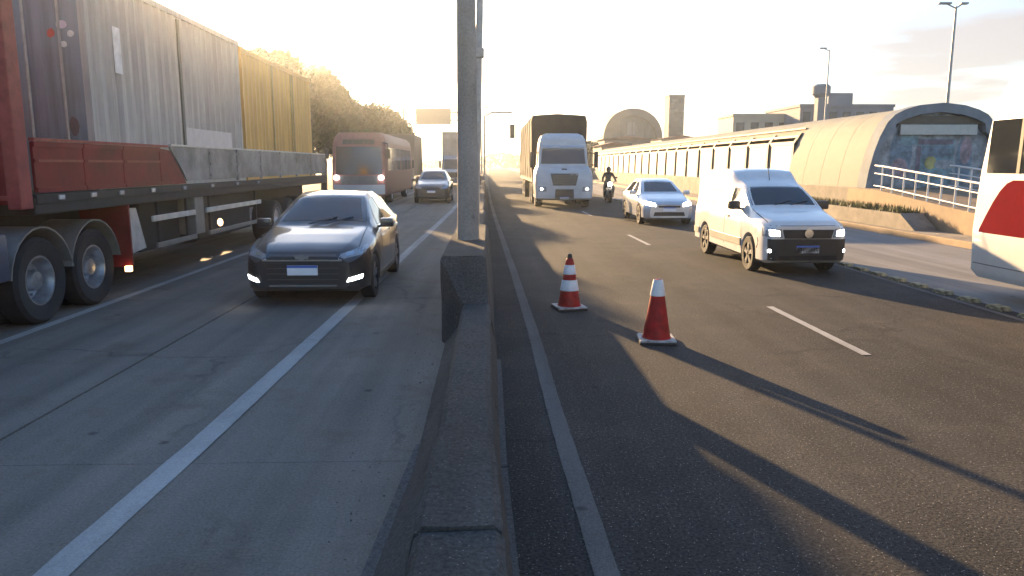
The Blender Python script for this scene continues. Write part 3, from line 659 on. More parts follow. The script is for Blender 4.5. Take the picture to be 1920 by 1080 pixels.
def truck():
    t = thing('truck', 'white cab truck hauling a tall load under a brown tarpaulin', 'truck', (3.28, 32.9, 0))
    mb, bv = box_body(t, [(.34, 1.14, .12, 2.1, .12, .10), (.42, 1.25, .02, 2.1, .14, .12), (.95, 1.28, 0, 2.1, .16, .14), (1.45, 1.26, .03, 2.1, .16, .16), (1.62, 1.23, .12, 2.15, .18, .18), (1.74, 1.17, .36, 2.2, .2, .16), (1.84, 1.13, .60, 2.2, .2, .13),
                           (2.60, 1.08, .80, 2.25, .2, .13), (2.75, 1.07, .84, 2.25, .2, .13), (3.0, 1.02, .95, 2.25, .2, .1), (3.18, .94, 1.2, 2.2, .2, .1), (3.28, .74, 1.5, 2.1, .2, .05)])
    mb.build('cab', A_DUSTW, t, smooth=40)
    patch(t, 'windscreen', A_GLASS, bv, [(-.99, 1.92), (.99, 1.92), (.95, 2.56), (-.95, 2.56)], 'f', nu=14, nv=5)
    patch(t, 'sun_visor', A_LAMPOFF, bv, [(-.94, 2.62), (.94, 2.62), (.92, 2.74), (-.92, 2.74)], 'f', nu=12, nv=1, off=.09, back=-.02)
    g_ = patch(t, 'grille', A_BLACK, bv, [(-.50, .98), (.50, .98), (.62, 1.50), (-.62, 1.50)], 'f', nu=10, nv=4, off=.015)
    for i in range(4): patch(t, 'grille_bar', A_DKGREY, bv, [(-.5, 1.06+i*.11), (.5, 1.06+i*.11), (.51, 1.09+i*.11), (-.51, 1.09+i*.11)], 'f', nu=8, nv=1, off=.03)
    patch(t, 'badge', A_CHROME, bv, [(-.12, 1.66), (.12, 1.66), (.12, 1.72), (-.12, 1.72)], 'f', nu=2, nv=1, off=.015)
    patch(t, 'bumper_intake', A_DKGREY, bv, [(-.42, .42), (.42, .42), (.40, .82), (-.40, .82)], 'f', nu=8, nv=3, off=.012)
    q = [(.78, .72), (1.12, .72), (1.12, .94), (.80, .92)]
    for qq in (q, mirq(q)): patch(t, 'headlight', A_LAMPOFF, bv, qq, 'f', nu=5, nv=2, off=.012)
    for s in (-1, 1):
        m = MB(); m.sphere((s*1.0, .1, .83), (.06, .04, .05), 10); m.build('headlight_bulb', A_LAMP, t)
        m = MB(); m.box(s*1.42-.09, s*1.42+.09, .35, .47, 1.75, 2.45, .04); m.tube([(s*1.12, .5, 2.4), (s*1.42, .42, 2.35)], .02, 6); m.tube([(s*1.15, .5, 1.9), (s*1.42, .42, 1.85)], .02, 6); m.build('mirror', A_BLACK, t, smooth=45)
    for d in 'lR':
        patch(t, 'side_window', A_GLASS, bv, [(.95, 1.9), (1.7, 1.9), (1.65, 2.5), (1.1, 2.5)], d, nu=4, nv=3)
        patch(t, 'wheel_arch', A_UNDER, bv, [(.9, .36), (1.95, .36), (1.75, 1.0), (1.1, 1.0)], d, nu=5, nv=3, off=.006)
    plate(t, bv, .36)
    m = MB(); m.box(-.45, .45, 1.5, 15.8, .6, .95); m.build('chassis', A_CHASS, t)
    m = MB(); m.box(-1.28, 1.28, 2.75, 16.0, 1.05, 1.3, .02); m.build('deck', A_CHASS, t)
    # lumpy tarp load
    rings = []
    for i in range(24):
        y = 2.8+13.1*i/23; j = lambda a=.05: random.uniform(-a, a)
        rings.append([Vector(p) for p in ((-1.28, y, 1.28), (-1.31+j(), y, 1.9), (-1.3+j(), y, 2.8), (-1.28+j(), y, 3.9), (-1.22+j(.03), y, 4.14+j(.03)), (-.6, y, 4.19+j(.03)), (0, y, 4.23+j()), (.6, y, 4.19+j(.03)), (1.22+j(.03), y, 4.13+j(.03)), (1.28+j(), y, 3.88), (1.3+j(), y, 2.8), (1.31+j(), y, 1.9), (1.28, y, 1.28))])
    m = MB(); m.loft(rings); m.build('tarpaulin_load', A_TARP, t, smooth=50)
    for i in range(6):
        m = MB(); y = 4+2.2*i; m.tube([(-1.3, y, 1.2), (-1.36, y, 2.8), (-1.33, y, 3.95), (-1.22, y, 4.2), (0, y, 4.29), (1.22, y, 4.2), (1.33, y, 3.95), (1.36, y, 2.8), (1.3, y, 1.2)], .02, 5); m.build('strap', A_POST, t)
    for ya in (1.42, 4.2, 5.5, 11.6, 12.9, 14.2):
        for s in (-1, 1): wheel(t, s*1.22, ya, .5, .32, s, True)
truck()

def bus_left():
    t = thing('bus', 'red and grey city bus facing the camera behind the yellow container', 'bus', (-6.15, 35.6, 0))
    mb, bv = box_body(t, [(.38, 1.15, .1, 12, .15, .12), (.5, 1.27, .0, 12, .18, .14), (1.2, 1.28, 0, 12, .18, .14), (2.0, 1.28, .08, 12, .2, .15), (2.9, 1.25, .2, 12, .22, .15), (3.2, 1.18, .3, 12, .25, .15), (3.38, 1.0, .5, 11.9, .25, .1)])
    mb.build('body', A_BUSDULL, t, smooth=40)
    patch(t, 'windscreen', A_GLASS, bv, [(-1.08, 1.42), (1.08, 1.42), (1.05, 2.72), (-1.05, 2.72)], 'f', nu=14, nv=5)
    patch(t, 'destination_sign', A_BLACK, bv, [(-.75, 2.82), (.75, 2.82), (.72, 3.05), (-.72, 3.05)], 'f', nu=8, nv=2)
    patch(t, 'bumper', A_SILVER, bv, [(-1.2, .5), (1.2, .5), (1.2, .95), (-1.2, .95)], 'f', nu=14, nv=3, off=.03)
    patch(t, 'front_panel', A_GRAYMETAL, bv, [(-.85, .98), (.85, .98), (.9, 1.36), (-.9, 1.36)], 'f', nu=10, nv=2, off=.012)
    for s in (-1, 1):
        m = MB(); m.sphere((s*1.05, .06, 1.28), (.13, .06, .11), 10); m.build('headlight', A_LAMP, t)
        m = MB(); m.tube([(s*1.15, .1, 2.9), (s*1.4, -.1, 2.85), (s*1.42, -.1, 2.6)], .025, 6); m.box(s*1.42-.1, s*1.42+.1, -.14, -.02, 2.15, 2.6, .03); m.build('mirror', A_BLACK, t)
    for d in 'lR':
        for i in range(6): patch(t, 'side_window', A_GLASS, bv, [(.9+1.75*i, 1.6), (2.5+1.75*i, 1.6), (2.5+1.75*i, 2.7), (.9+1.75*i, 2.7)], d, nu=3, nv=2)
    plate(t, bv, .56)
    for ya in (2.5, 9.0):
        for s in (-1, 1): wheel(t, s*1.24, ya, .48, .3, s, True)
bus_left()

def box_truck(label, loc, cabm, cargo, hh):
    t = thing('truck', label, 'truck', loc)
    mb, bv = box_body(t, [(.4, 1.1, .05, 1.9, .12, .08), (.6, 1.18, 0, 1.9, .14, .08), (1.5, 1.18, 0, 1.9, .15, .1), (2.4, 1.1, .3, 1.9, .2, .1), (2.6, .95, .5, 1.8, .2, .1)])
    mb.build('cab', cabm, t, smooth=40)
    patch(t, 'windscreen', A_GLASS, bv, [(-1.0, 1.5), (1.0, 1.5), (.96, 2.3), (-.96, 2.3)], 'f', nu=10, nv=4)
    patch(t, 'grille', A_BLACK, bv, [(-.7, .85), (.7, .85), (.7, 1.25), (-.7, 1.25)], 'f', nu=8, nv=2)
    for s in (-1, 1):
        m = MB(); m.sphere((s*.85, .05, 1.0), (.13, .06, .1), 10); m.build('headlight', A_LAMP, t)
        m = MB(); m.box(s*1.32-.08, s*1.32+.08, .2, .3, 1.6, 2.2, .03); m.build('mirror', A_BLACK, t)
    m = MB(); m.box(-1.25, 1.25, 2.1, 9.2, 1.0, hh, .04); m.build('cargo_box', cargo, t)
    m = MB(); m.box(-.5, .5, 1.2, 9.0, .55, .98); m.build('chassis', A_CHASS, t)
    for ya in (1.2, 7.2):
        for s in (-1, 1): wheel(t, s*1.16, ya, .45, .3, s, True)
box_truck('brown boxed truck with lit headlights behind the red bus', (-7.1, 57, 0), A_GRAYMETAL, A_BLDB, 4.2)
box_truck('blue grey boxed truck half hidden by the thick concrete pole', (-2.75, 62, 0), A_LAMPOFF, A_ROOFG, 4.6)

def bus_right():
    t = thing('bus', 'white bus with a large red swoosh and brown windows at the right edge', 'bus', (8.24, 10.75, 0), PI)
    # local: front (rounded end) at y=0 pointing away from the camera after the half turn; its road side is local +X
    mb, bv = box_body(t, [(.30, 1.20, .14, 12, .1, .06), (.40, 1.27, .05, 12, .12, .08), (1.0, 1.28, .02, 12, .12, .08), (1.8, 1.27, .06, 12, .14, .08), (2.75, 1.25, .18, 12, .18, .08), (3.0, 1.19, .28, 12, .2, .08), (3.17, 1.0, .5, 11.9, .2, .05)])
    mb.build('body', A_WHITE, t, smooth=40)
    for i in range(7):
        y0 = .36+1.42*i
        w = patch(t, 'window', A_GLASS, bv, [(y0, 1.78), (y0+1.32, 1.78), (y0+1.32, 2.50), (y0, 2.50)], 'R', nu=6, nv=4)
        patch(w, 'window_bar', A_POST, bv, [(y0+.60, 1.78), (y0+.66, 1.78), (y0+.66, 2.50), (y0+.60, 2.50)], 'R', nu=1, nv=4, off=.012)
    # red swoosh: a curved livery panel
    D = Vector((-1, 0, 0)); sw = MB(); NU = 30
    lo, hi = [], []
    for i in range(NU+1):
        u = 0.32+i*0.12; s = i/NU
        top = 0.97+0.72*math.sin(min(1, (u-0.32)/.62)*PI/2)
        bot = 0.95-0.01*s
        col_ = []
        for j in range(7):
            z = bot+(top-bot)*j/6; h = bv.ray_cast(Vector((8, u, z)), D)[0]
            col_.append(sw.bm.verts.new((h.x+.005, u, z)))
        lo.append(col_)
    for a_, b_ in zip(lo[:-1], lo[1:]):
        for j in range(6): sw.bm.faces.new((a_[j], b_[j], b_[j+1], a_[j+1]))
    sw.build('red_swoosh', A_BUSRED, t, smooth=50)
    for ya in (2.9, 9.2):
        patch(t, 'wheel_arch', A_UNDER, bv, [(ya-.6, .24), (ya+.6, .24), (ya+.4, .95), (ya-.4, .95)], 'R', nu=5, nv=3)
        for s in (-1, 1): wheel(t, s*1.25, ya, .46, .3, s, True)
    patch(t, 'windscreen', A_GLASS, bv, [(-1.0, 1.2), (1.0, 1.2), (1.0, 2.45), (-1.0, 2.45)], 'f', nu=10, nv=4)
    patch(t, 'lower_seam', A_GRAYMETAL, bv, [(.25, .50), (11.5, .50), (11.5, .515), (.25, .515)], 'R', nu=16, nv=1, off=.003)
bus_right()

# ------------------------------------------------------------------ the truck with containers
def semi():
    t = thing('semi_trailer_truck', 'long red flatbed trailer truck loaded with containers on the left', 'truck', (0, 0, 0))
    XO, XI = -5.2, -7.75      # outer and inner sides
    m = MB(); m.box(XI, XO-.01, 8.75, 24.2, 1.32, 1.52, .02); m.build('deck', A_CHASS, t)
    for x in (-6.0, -6.95): m = MB(); m.box(x-.08, x+.08, 5.0, 24.0, .85, 1.30); m.build('chassis_beam', A_CHASS, t)
    m = MB(); m.box(XI, XO+.005, 8.78, 24.2, 1.44, 1.56, .015); m.build('side_rave', A_CHASS, t)
    # headboard with frame and ribs
    hb = MB(); hb.box(XI, XO-.02, 8.55, 8.63, 1.45, 4.2); head = hb.build('headboard', A_TRED, t)
    m = MB(); m.box(XO-.14, XO+.01, 8.47, 8.70, 1.40, 4.22, .015); m.build('frame_post', A_TREDL, head)
    m = MB(); m.box(XI, XI+.14, 8.47, 8.70, 1.40, 4.22, .015); m.build('frame_post', A_TREDL, head)
    for z in (1.5, 2.14, 2.62, 3.1, 3.6, 4.12): m = MB(); m.box(XI+.15, XO-.15, 8.50, 8.545, z, z+.05); m.build('rib', A_TREDL, head)
    # sideboards
    red = [(8.80, 9.85), (9.87, 10.9), (10.92, 12.1)]
    for i, (a_, b_) in enumerate(red):
        m = MB(); m.box(XO-.035, XO, a_, b_, 1.575, 2.15, .008)
        m.box(XO-.02, XO+.02, a_, b_, 1.575, 1.63); m.box(XO-.02, XO+.02, a_, b_, 2.10, 2.16); m.box(XO-.02, XO+.015, a_, b_, 1.92, 1.96)
        s_ = m.build('sideboard', A_TRED, t); s_['label'] = 'red sideboard panel'
        r_ = MB(); r_.box(XO+.021, XO+.027, a_+.05, b_-.05, 1.925, 1.955); r_.build('pale_rail', A_TREDL, s_)
    m = MB(); m.prism([(12.12, 1.575), (13.1, 1.575), (12.95, 1.75), (12.5, 2.12), (12.12, 2.15)], 'x', XO-.035, XO); s_ = m.build('sideboard', A_TRED, t); s_['label'] = 'red sideboard end with a slanted edge'
    y = 13.12
    m = MB(); m.prism([(12.55, 2.15), (13.0, 1.78), (13.13, 1.62), (14.2, 1.62), (14.2, 2.19), (12.55, 2.19)], 'x', XO-.05, XO-.002); s_ = m.build('sideboard', A_GREYB, t); s_['label'] = 'grey sideboard with a slanted front edge'
    y = 14.22
    while y < 23.9:
        y1 = min(y+1.6, 24.1); m = MB(); m.box(XO-.05, XO-.002, y, y1-.02, 1.62, 2.19, .006)
        for z in (1.68, 1.88, 2.08): m.box(XO-.01, XO+.012, y+.02, y1-.04, z, z+.05)
        m.box(XO-.03, XO+.02, y1-.09, y1-.025, 1.58, 2.20)
        s_ = m.build('sideboard', A_GREYB, t); y = y1
    m = MB(); m.box(XO-.04, XO+.03, 8.80, 12.4, 2.165, 2.20); m.build('top_rail', A_TREDL, t)
    m = MB(); m.box(XO-.05, XO+.015, 12.55, 24.1, 2.195, 2.225); m.build('top_rail', A_RAILW, t)
    for y in (9.2, 9.95, 10.7, 11.7, 12.9, 14.2, 15.6, 17.0):
        m = MB(); m.box(XO-.02, XO+.03, y, y+.12, 1.475, 1.535, .01); m.build('marker_lamp', A_LAMPOFF, t)
    m = MB(); m.box(XI, XI+.03, 8.8, 24.1, 1.575, 2.19); m.build('far_sideboard', A_TRED, t)
    # tandem wheels
    for ya in (9.05, 10.28):
        for s in (1, -1):
            xo = -5.38 if s == 1 else -7.75
            r, w = .52, .30; rr = .30; o = xo
            tm = MB(); tm.lathe([(rr, o-s*w), (r*.92, o-s*w), (r, o-s*w*.86), (r, o-s*w*.14), (r*.92, o), (rr*1.08, o-s*.015), (rr, o-s*.03)], (0, ya, r), 'x', 36, caps=False)
            tm.lathe([(rr, o-s*(w+.34)), (r*.92, o-s*(w+.34)), (r, o-s*(w+.30)), (r, o-s*(w+.08)), (r*.92, o-s*(w+.04)), (rr, o-s*(w+.04))], (0, ya, r), 'x', 36, caps=False)
            rim = MB(); rim.lathe([(rr, o-s*.03), (rr*.93, o-s*.03), (rr*.86, o-s*.10), (rr*.80, o-s*.20), (rr*.45, o-s*.22), (rr*.42, o-s*.12), (rr*.36, o-s*.07), (.005, o-s*.06)], (0, ya, r), 'x', 36, caps=False)
            ro = rim.build('wheel', A_RIM, t, smooth=35); tm.build('tyre', A_TYRE, ro, smooth=35)
            tr = MB()
            for k in range(44):
                a = 2*PI*k/44; c_, s_ = math.cos(a), math.sin(a)
                q = [(o-s*.03, 0), (o-s*w*.9, 0)]
                vs = [Vector((xx, ya+c_*(r+.004)-s_*dx, r+s_*(r+.004)+c_*dx)) for xx in (o-s*.05, o-s*.26) for dx in (-.02, .02)]
                tr.face([vs[0], vs[1], vs[3], vs[2]])
            bmesh.ops.solidify(tr.bm, geom=tr.bm.faces[:], thickness=.012)
            tk = tr.build('tread_block', A_TYRE, ro); tk['kind'] = 'stuff'
            nb = MB()
            for k in range(10):
                a = 2*PI*k/10; nb.lathe([(.014, o-s*.20), (.014, o-s*.17), (.003, o-s*.165)], (0, ya+.19*math.cos(a), r+.19*math.sin(a)), 'x', 6)
            nb.build('wheel_nuts', A_RIM, ro)
            gd = MB(); rings = []
            for k in range(13):
                a = math.radians(8+164*k/12); R1 = .63
                cy, cz = ya+R1*math.cos(a), r+R1*math.sin(a)
                cy2, cz2 = ya+(R1+.02)*math.cos(a), r+(R1+.02)*math.sin(a)
                rings.append([Vector((o+s*.03, cy, cz)), Vector((o+s*.03, cy2, cz2)), Vector((o-s*.62, cy2, cz2)), Vector((o-s*.62, cy, cz))])
            gd.loft(rings); gd.build('mudguard', A_GRAYMETAL, t, smooth=35)
    m = MB(); m.box(-7.4, -5.7, 8.97, 9.13, .42, .62); m.build('axle', A_CHASS, t)
    m = MB(); m.box(-7.4, -5.7, 10.2, 10.36, .42, .62); m.build('axle', A_CHASS, t)
    m = MB(); m.box(-5.98, XO-.02, 10.98, 11.02, .42, 1.34); f = m.build('mud_flap', A_TRED, t); f['label'] = 'red mud flap behind the rear wheel'
    m = MB(); m.box(-5.30, -5.22, 10.90, 10.97, .36, .44); m.build('marker_lamp', A_AMBER, t)
    m = MB(); m.prism([(11.2, 1.25), (11.5, 1.25), (11.75, .62), (11.25, .58)], 'x', -5.75, -5.35); m.build('chain_box', A_RAILW, t)
    m = MB(); m.lathe([(.29, -6.1), (.33, -6.0), (.33, -5.32), (.29, -5.28)], (0, 7.6, .85), 'x', 22); m.box(-6.2, -5.3, 6.6, 8.35, .62, 1.15, .05); m.build('fuel_tank', A_DARKB, t, smooth=40)
    # underrun guards
    for (a_, b_) in ((11.76, 13.45), (13.98, 17.3)):
        m = MB(); m.box(XO-.05, XO-.01, a_, b_, 1.02, 1.11, .01); m.build('underrun_rail', A_RAILW, t)
        m = MB(); m.box(XO-.05, XO-.01, a_+.1, b_, .60, .68, .01); m.build('underrun_rail', A_GRAYMETAL, t)
        m = MB()
        for yy in (a_+.25, b_-.3): m.box(XO-.09, XO-.05, yy, yy+.06, .58, 1.34)
        m.build('underrun_bracket', A_CHASS, t)
    m = MB(); m.box(-5.85, XO-.04, 13.5, 13.92, .66, 1.34, .02); m.build('tool_box', A_GRAYMETAL, t)
    m = MB(); m.box(-7.3, -5.42, 14.05, 17.1, .5, 1.29, .03); m.build('underdeck_shade_box', A_CHASS, t)  # box enlarged to make the space under the trailer dark
    m = MB(); m.box(-7.3, -5.5, 11.9, 13.42, .52, 1.29, .03); m.build('underdeck_shade_box', A_CHASS, t)  # second box added to darken the gap below the deck
    for x in (-5.9, -7.2): m = MB(); m.box(x-.07, x+.07, 11.7, 11.84, .5, 1.3); m.box(x-.14, x+.14, 11.64, 11.88, .44, .5); m.build('landing_leg', A_CHASS, t)
    m = MB(); m.sphere((-5.19, 14.55, .80), (.05, .075, .075), 10); m.build('marker_lamp', A_AMBER, t)
    m = MB(); m.box(-7.74, -7.68, 11.6, 17.4, .34, 1.31); m.build('added_shade_skirt', A_CHASS, t)  # hidden far-side skirt added to block sunlight under the deck
    for ya in (18.6, 19.85, 21.1):
        for s in (-1, 1): wheel(t, -6.47+s*1.25, ya, .52, .5, s, True)
    # the tractor's cab, ahead of the picture's left edge
    mb, bv = box_body(t, [(.4, 1.1, .05, 2.2, .12, .08), (.6, 1.22, 0, 2.2, .14, .08), (1.6, 1.23, 0, 2.2, .15, .1), (2.7, 1.15, .25, 2.2, .2, .1), (3.1, 1.0, .5, 2.1, .2, .1)])
    cabo = mb.build('cab', A_TRED, t, smooth=40, loc=(-6.5, 3.6, 0))
    o = project_patch(bv, [(-1.0, 1.7), (1.0, 1.7), (.96, 2.5), (-.96, 2.5)], 'f').build('windscreen', A_GLASS, cabo)
    o = project_patch(bv, [(.7, 1.7), (1.6, 1.7), (1.5, 2.4), (.9, 2.4)], 'R').build('side_window', A_GLASS, cabo)
    for s in (-1, 1): wheel(t, -6.5+s*1.15, 4.9, .5, .32, s, True)
semi()

def container(name, label, y0, L, z0, hgt, m_side, m_end, extras=None, x0=-7.66, x1=-5.225):
    t = thing(name, label, 'container', (x1, y0, z0))       # local: x from -(W) to 0, y 0..L
    Wd = x1-x0; P = .09
    for (x, y) in ((-P, 0), (-P, L-P), (-Wd, 0), (-Wd, L-P)):
        m = MB(); m.box(x, x+P, y, y+P, .16, hgt-.12); m.build('corner_post', m_side, t)
        for z in (0, hgt-.12):
            m = MB(); m.box(x-.004, x+P+.004, y-.004, y+P+.07, z, z+.12 if z else .16, .008); m.build('corner_casting', m_side, t)
    for x in (-.07, -Wd):
        m = MB(); m.box(x, x+.07, P, L-P, .02, .14); m.box(x, x+.07, P, L-P, hgt-.10, hgt-.01); m.build('side_rail', m_side, t)
        # corrugated sheet
        m = MB(); pts = []; y = P; xo = -.012 if x > -1 else -Wd+.012; xi = -.060 if x > -1 else -Wd+.060
        pit = .278; k = 0; pts.append((xo, P))
        yy = P+.04
        while yy+.26 < L-P:
            pts += [(xo, yy), (xi, yy+.068), (xi, yy+.068+.07), (xo, yy+.206), ]
            yy += pit
        pts.append((xo, L-P))
        for (xa, ya), (xb, yb) in zip(pts[:-1], pts[1:]):
            m.face([(xa, ya, .12), (xb, yb, .12), (xb, yb, hgt-.08), (xa, ya, hgt-.08)])
        m.build('side_panel', m_side, t)
    m = MB(); m.box(-Wd+.01, -.01, .02, L-.02, hgt-.06, hgt-.03); m.build('roof', m_side, t)
    # near end: doors with bars; far end plain
    m = MB(); m.box(-Wd+P, -P, .03, .06, .12, hgt-.1); e = m.build('end_wall', m_end, t)
    for y in (-.002, L-.1): m = MB(); m.box(-Wd+P, -P, y, y+.09, 0.01, .14); m.box(-Wd+P, -P, y, y+.09, hgt-.11, hgt-.01); m.build('end_rail', m_end if y < 1 else m_side, t)
    m = MB(); m.box(-Wd+P, -P, L-.06, L-.03, .12, hgt-.1); m.build('end_wall', m_side, t)
    for x in (-.35, -.8, -1.6, -2.05):
        m = MB(); m.tube([(x, .012, .1), (x, .012, hgt-.08)], .018, 6); m.build('locking_bar', A_GALV, e)
    return t, e
t, e = container('shipping_container', 'grey corrugated shipping container at the front of the red trailer', 10.25, 6.05, 1.545, 2.89, A_CGREY, A_CEND)
def sticker(par, m, x0, x1, z0, z1, y=.026, name='sticker', side=False):
    mb = MB()
    if side: mb.box(-.0125, -.004, x0, x1, z0, z1)
    else: mb.prism([((x0+x1)/2+(x1-x0)/2*math.cos(k)*random.uniform(.75, 1.1), (z0+z1)/2+(z1-z0)/2*math.sin(k)*random.uniform(.75, 1.1)) for k in [i*PI/5 for i in range(10)]], 'y', y-.004, y)
    return mb.build(name, m, par)
sticker(e, A_RED, -.52, -.40, 1.98, 2.10); sticker(e, A_LILAC, -.40, -.24, 2.08, 2.20); sticker(e, A_PALE, -.26, -.16, 1.98, 2.08)
sticker(e, A_PALE, -.36, -.26, 1.86, 1.94); sticker(e, A_CEND, -.72, -.2, .3, .33); sticker(e, mat('sticker_brown', (.14, .10, .10), .6), -.34, -.20, .72, 1.0)
sticker(t, A_PALE, .72, .93, 1.62, 2.25, side=True)
sticker(t, A_CPATCH, 3.05, 5.35, .18, .98, side=True, name='repair_patch')
m = MB(); m.box(-.03, -.001, 2.98, 3.06, .16, 2.75); m.build('panel_seam', mat('seam_dark', (.12, .12, .10), .6), t)
t, e = container('shipping_container', 'yellow shipping container on the rear of the red trailer', 16.5, 6.05, 1.545, 2.80, A_CYEL, A_CYEL)
for y_ in (2.2, 3.9, 4.1):
    m = MB(); m.box(-.02, .004, y_, y_+.05, .16, 2.68); m.build('side_rib', mat('rib_tan', (.42, .29, .09), .6), t)

# ------------------------------------------------------------------ motorcycle and rider
def skin_body(name, m, verts, edges, root, parent=None, sub=2):
    me = bpy.data.meshes.new(name); bm = bmesh.new(); lay = bm.verts.layers.skin.verify()
    vs = []
    for (p, r) in verts:
        v = bm.verts.new(p); v[lay].radius = (r, r); vs.append(v)
    vs[root][lay].use_root = True
    for a_, b_ in edges: bm.edges.new((vs[a_], vs[b_]))
    bm.to_mesh(me); bm.free()
    o = bpy.data.objects.new(name, me); COL.objects.link(o)
    o.modifiers.new('Skin', 'SKIN'); s = o.modifiers.new('Sub', 'SUBSURF'); s.levels = sub; s.render_levels = sub
    bpy.context.view_layer.update()
    dg = bpy.context.evaluated_depsgraph_get(); me2 = bpy.data.meshes.new_from_object(o.evaluated_get(dg))
    bpy.data.objects.remove(o); bpy.data.meshes.remove(me)
    for f in me2.polygons: f.use_smooth = True
    me2.materials.clear(); me2.materials.append(m)
    o2 = bpy.data.objects.new(name, me2); COL.objects.link(o2)
    if parent: o2.parent = parent
    return o2
def moto():
    t = thing('motorcycle', 'dark motorcycle with lit headlamp between the white truck and the white sedan', 'motorcycle', (6.0, 37.0, 0))
    for y in (.3, 1.58):
        m = MB(); m.lathe([(.22, -.05), (.29, -.055), (.315, 0), (.29, .055), (.22, .05), (.22, -.05)], (0, y, .315), 'x', 24, caps=False)
        w = m.build('wheel', A_TYRE, t, smooth=40)
        m = MB(); m.lathe([(.225, -.02), (.05, -.04), (.05, .04), (.225, .02)], (0, y, .315), 'x', 20); m.build('rim', A_RIM, w, smooth=40)
    m = MB(); m.sphere((0, .78, .82), (.14, .28, .12), 14); m.build('fuel_tank', A_HELM, t, smooth=60)
    m = MB(); m.box(-.13, .13, 1.0, 1.75, .74, .82, .04); m.build('seat', A_BLACK, t, smooth=50)
    m = MB(); m.box(-.14, .14, .7, 1.15, .3, .66, .06); m.build('engine', A_GALV, t, smooth=50)
    m = MB(); m.tube([(-.09, .3, .315), (-.09, .55, .95)], .025, 8); m.tube([(.09, .3, .315), (.09, .55, .95)], .025, 8); m.build('fork', A_GALV, t, smooth=60)
    m = MB(); m.tube([(-.36, .66, 1.06), (-.2, .56, 1.02), (.2, .56, 1.02), (.36, .66, 1.06)], .018, 8); m.build('handlebar', A_BLACK, t, smooth=60)
    m = MB(); m.sphere((0, .42, .92), (.12, .10, .11), 12); m.build('headlight', A_LAMP, t, smooth=60)
    m = MB(); m.box(-.12, .12, .15, .55, .64, .68, .02); m.build('front_mudguard', A_BLACK, t)
    for s in (-1, 1): m = MB(); m.tube([(s*.28, .6, 1.05), (s*.32, .6, 1.2)], .01, 6); m.sphere((s*.33, .6, 1.24), (.07, .02, .045), 10); m.build('mirror', A_BLACK, t)
    # rider
    r = thing('person', 'rider in dark clothes and dark helmet sitting on the motorcycle', 'person', (6.0, 37.0, 0))
    v = [((0, 1.15, .92), .15), ((0, 1.12, 1.10), .15), ((0, 1.02, 1.32), .17), ((0, .98, 1.44), .13), ((0, .96, 1.53), .06),
         ((-.19, .99, 1.42), .075), ((-.30, .86, 1.20), .055), ((-.34, .68, 1.09), .042), ((.19, .99, 1.42), .075), ((.30, .86, 1.20), .055), ((.34, .68, 1.09), .042),
         ((-.13, 1.05, .88), .11), ((-.22, .72, .74), .085), ((-.21, .92, .36), .06), ((-.22, .80, .28), .05), ((.13, 1.05, .88), .11), ((.22, .72, .74), .085), ((.21, .92, .36), .06), ((.22, .80, .28), .05)]
    ed = [(0, 1), (1, 2), (2, 3), (3, 4), (3, 5), (5, 6), (6, 7), (3, 8), (8, 9), (9, 10), (0, 11), (11, 12), (12, 13), (13, 14), (0, 15), (15, 16), (16, 17), (17, 18)]
    skin_body('body', A_CLOTH, v, ed, 0, r)
    m = MB(); m.sphere((0, .95, 1.64), (.125, .15, .15), 16); hl = m.build('helmet', A_HELM, r, smooth=60)
    m = MB(); m.sphere((0, .885, 1.63), (.095, .095, .06), 14); m.build('visor', A_GLASS, hl, smooth=60)
    for s in (-1, 1):
        hv = [((s*.34, .68, 1.09), .035), ((s*.345, .64, 1.075), .036)]; he = [(0, 1)]
        for k in range(4):
            b0 = len(hv); hv += [((s*(.315+.02*k), .615, 1.075), .011), ((s*(.315+.02*k), .595, 1.05), .010), ((s*(.315+.02*k), .62, 1.03), .009)]; he += [(1, b0), (b0, b0+1), (b0+1, b0+2)]
        b0 = len(hv); hv += [((s*.305, .65, 1.055), .011), ((s*.30, .665, 1.04), .010)]; he += [(1, b0), (b0, b0+1)]
        skin_body('hand', A_SKIN, hv, he, 0, r, 1)
moto()

# ------------------------------------------------------------------ lane studs
src = None
for i in range(56):
    y = 5.2+i*.62
    if src is None:
        m = MB(); m.prism([(-.16, 0), (.16, 0), (.12, .05), (-.12, .05)], 'x', -.075, .075); src = m.build('lane_stud', A_STUD); o = src
    else: o = src.copy(); COL.objects.link(o)
    o.location = (6.74+random.uniform(-.01, .01), y, .001); o.rotation_euler = (0, 0, random.uniform(-.04, .04))
    tag(o, 'worn yellowish lane stud in the row along the bus lane edge', 'road stud', 'lane studs along the bus lane')

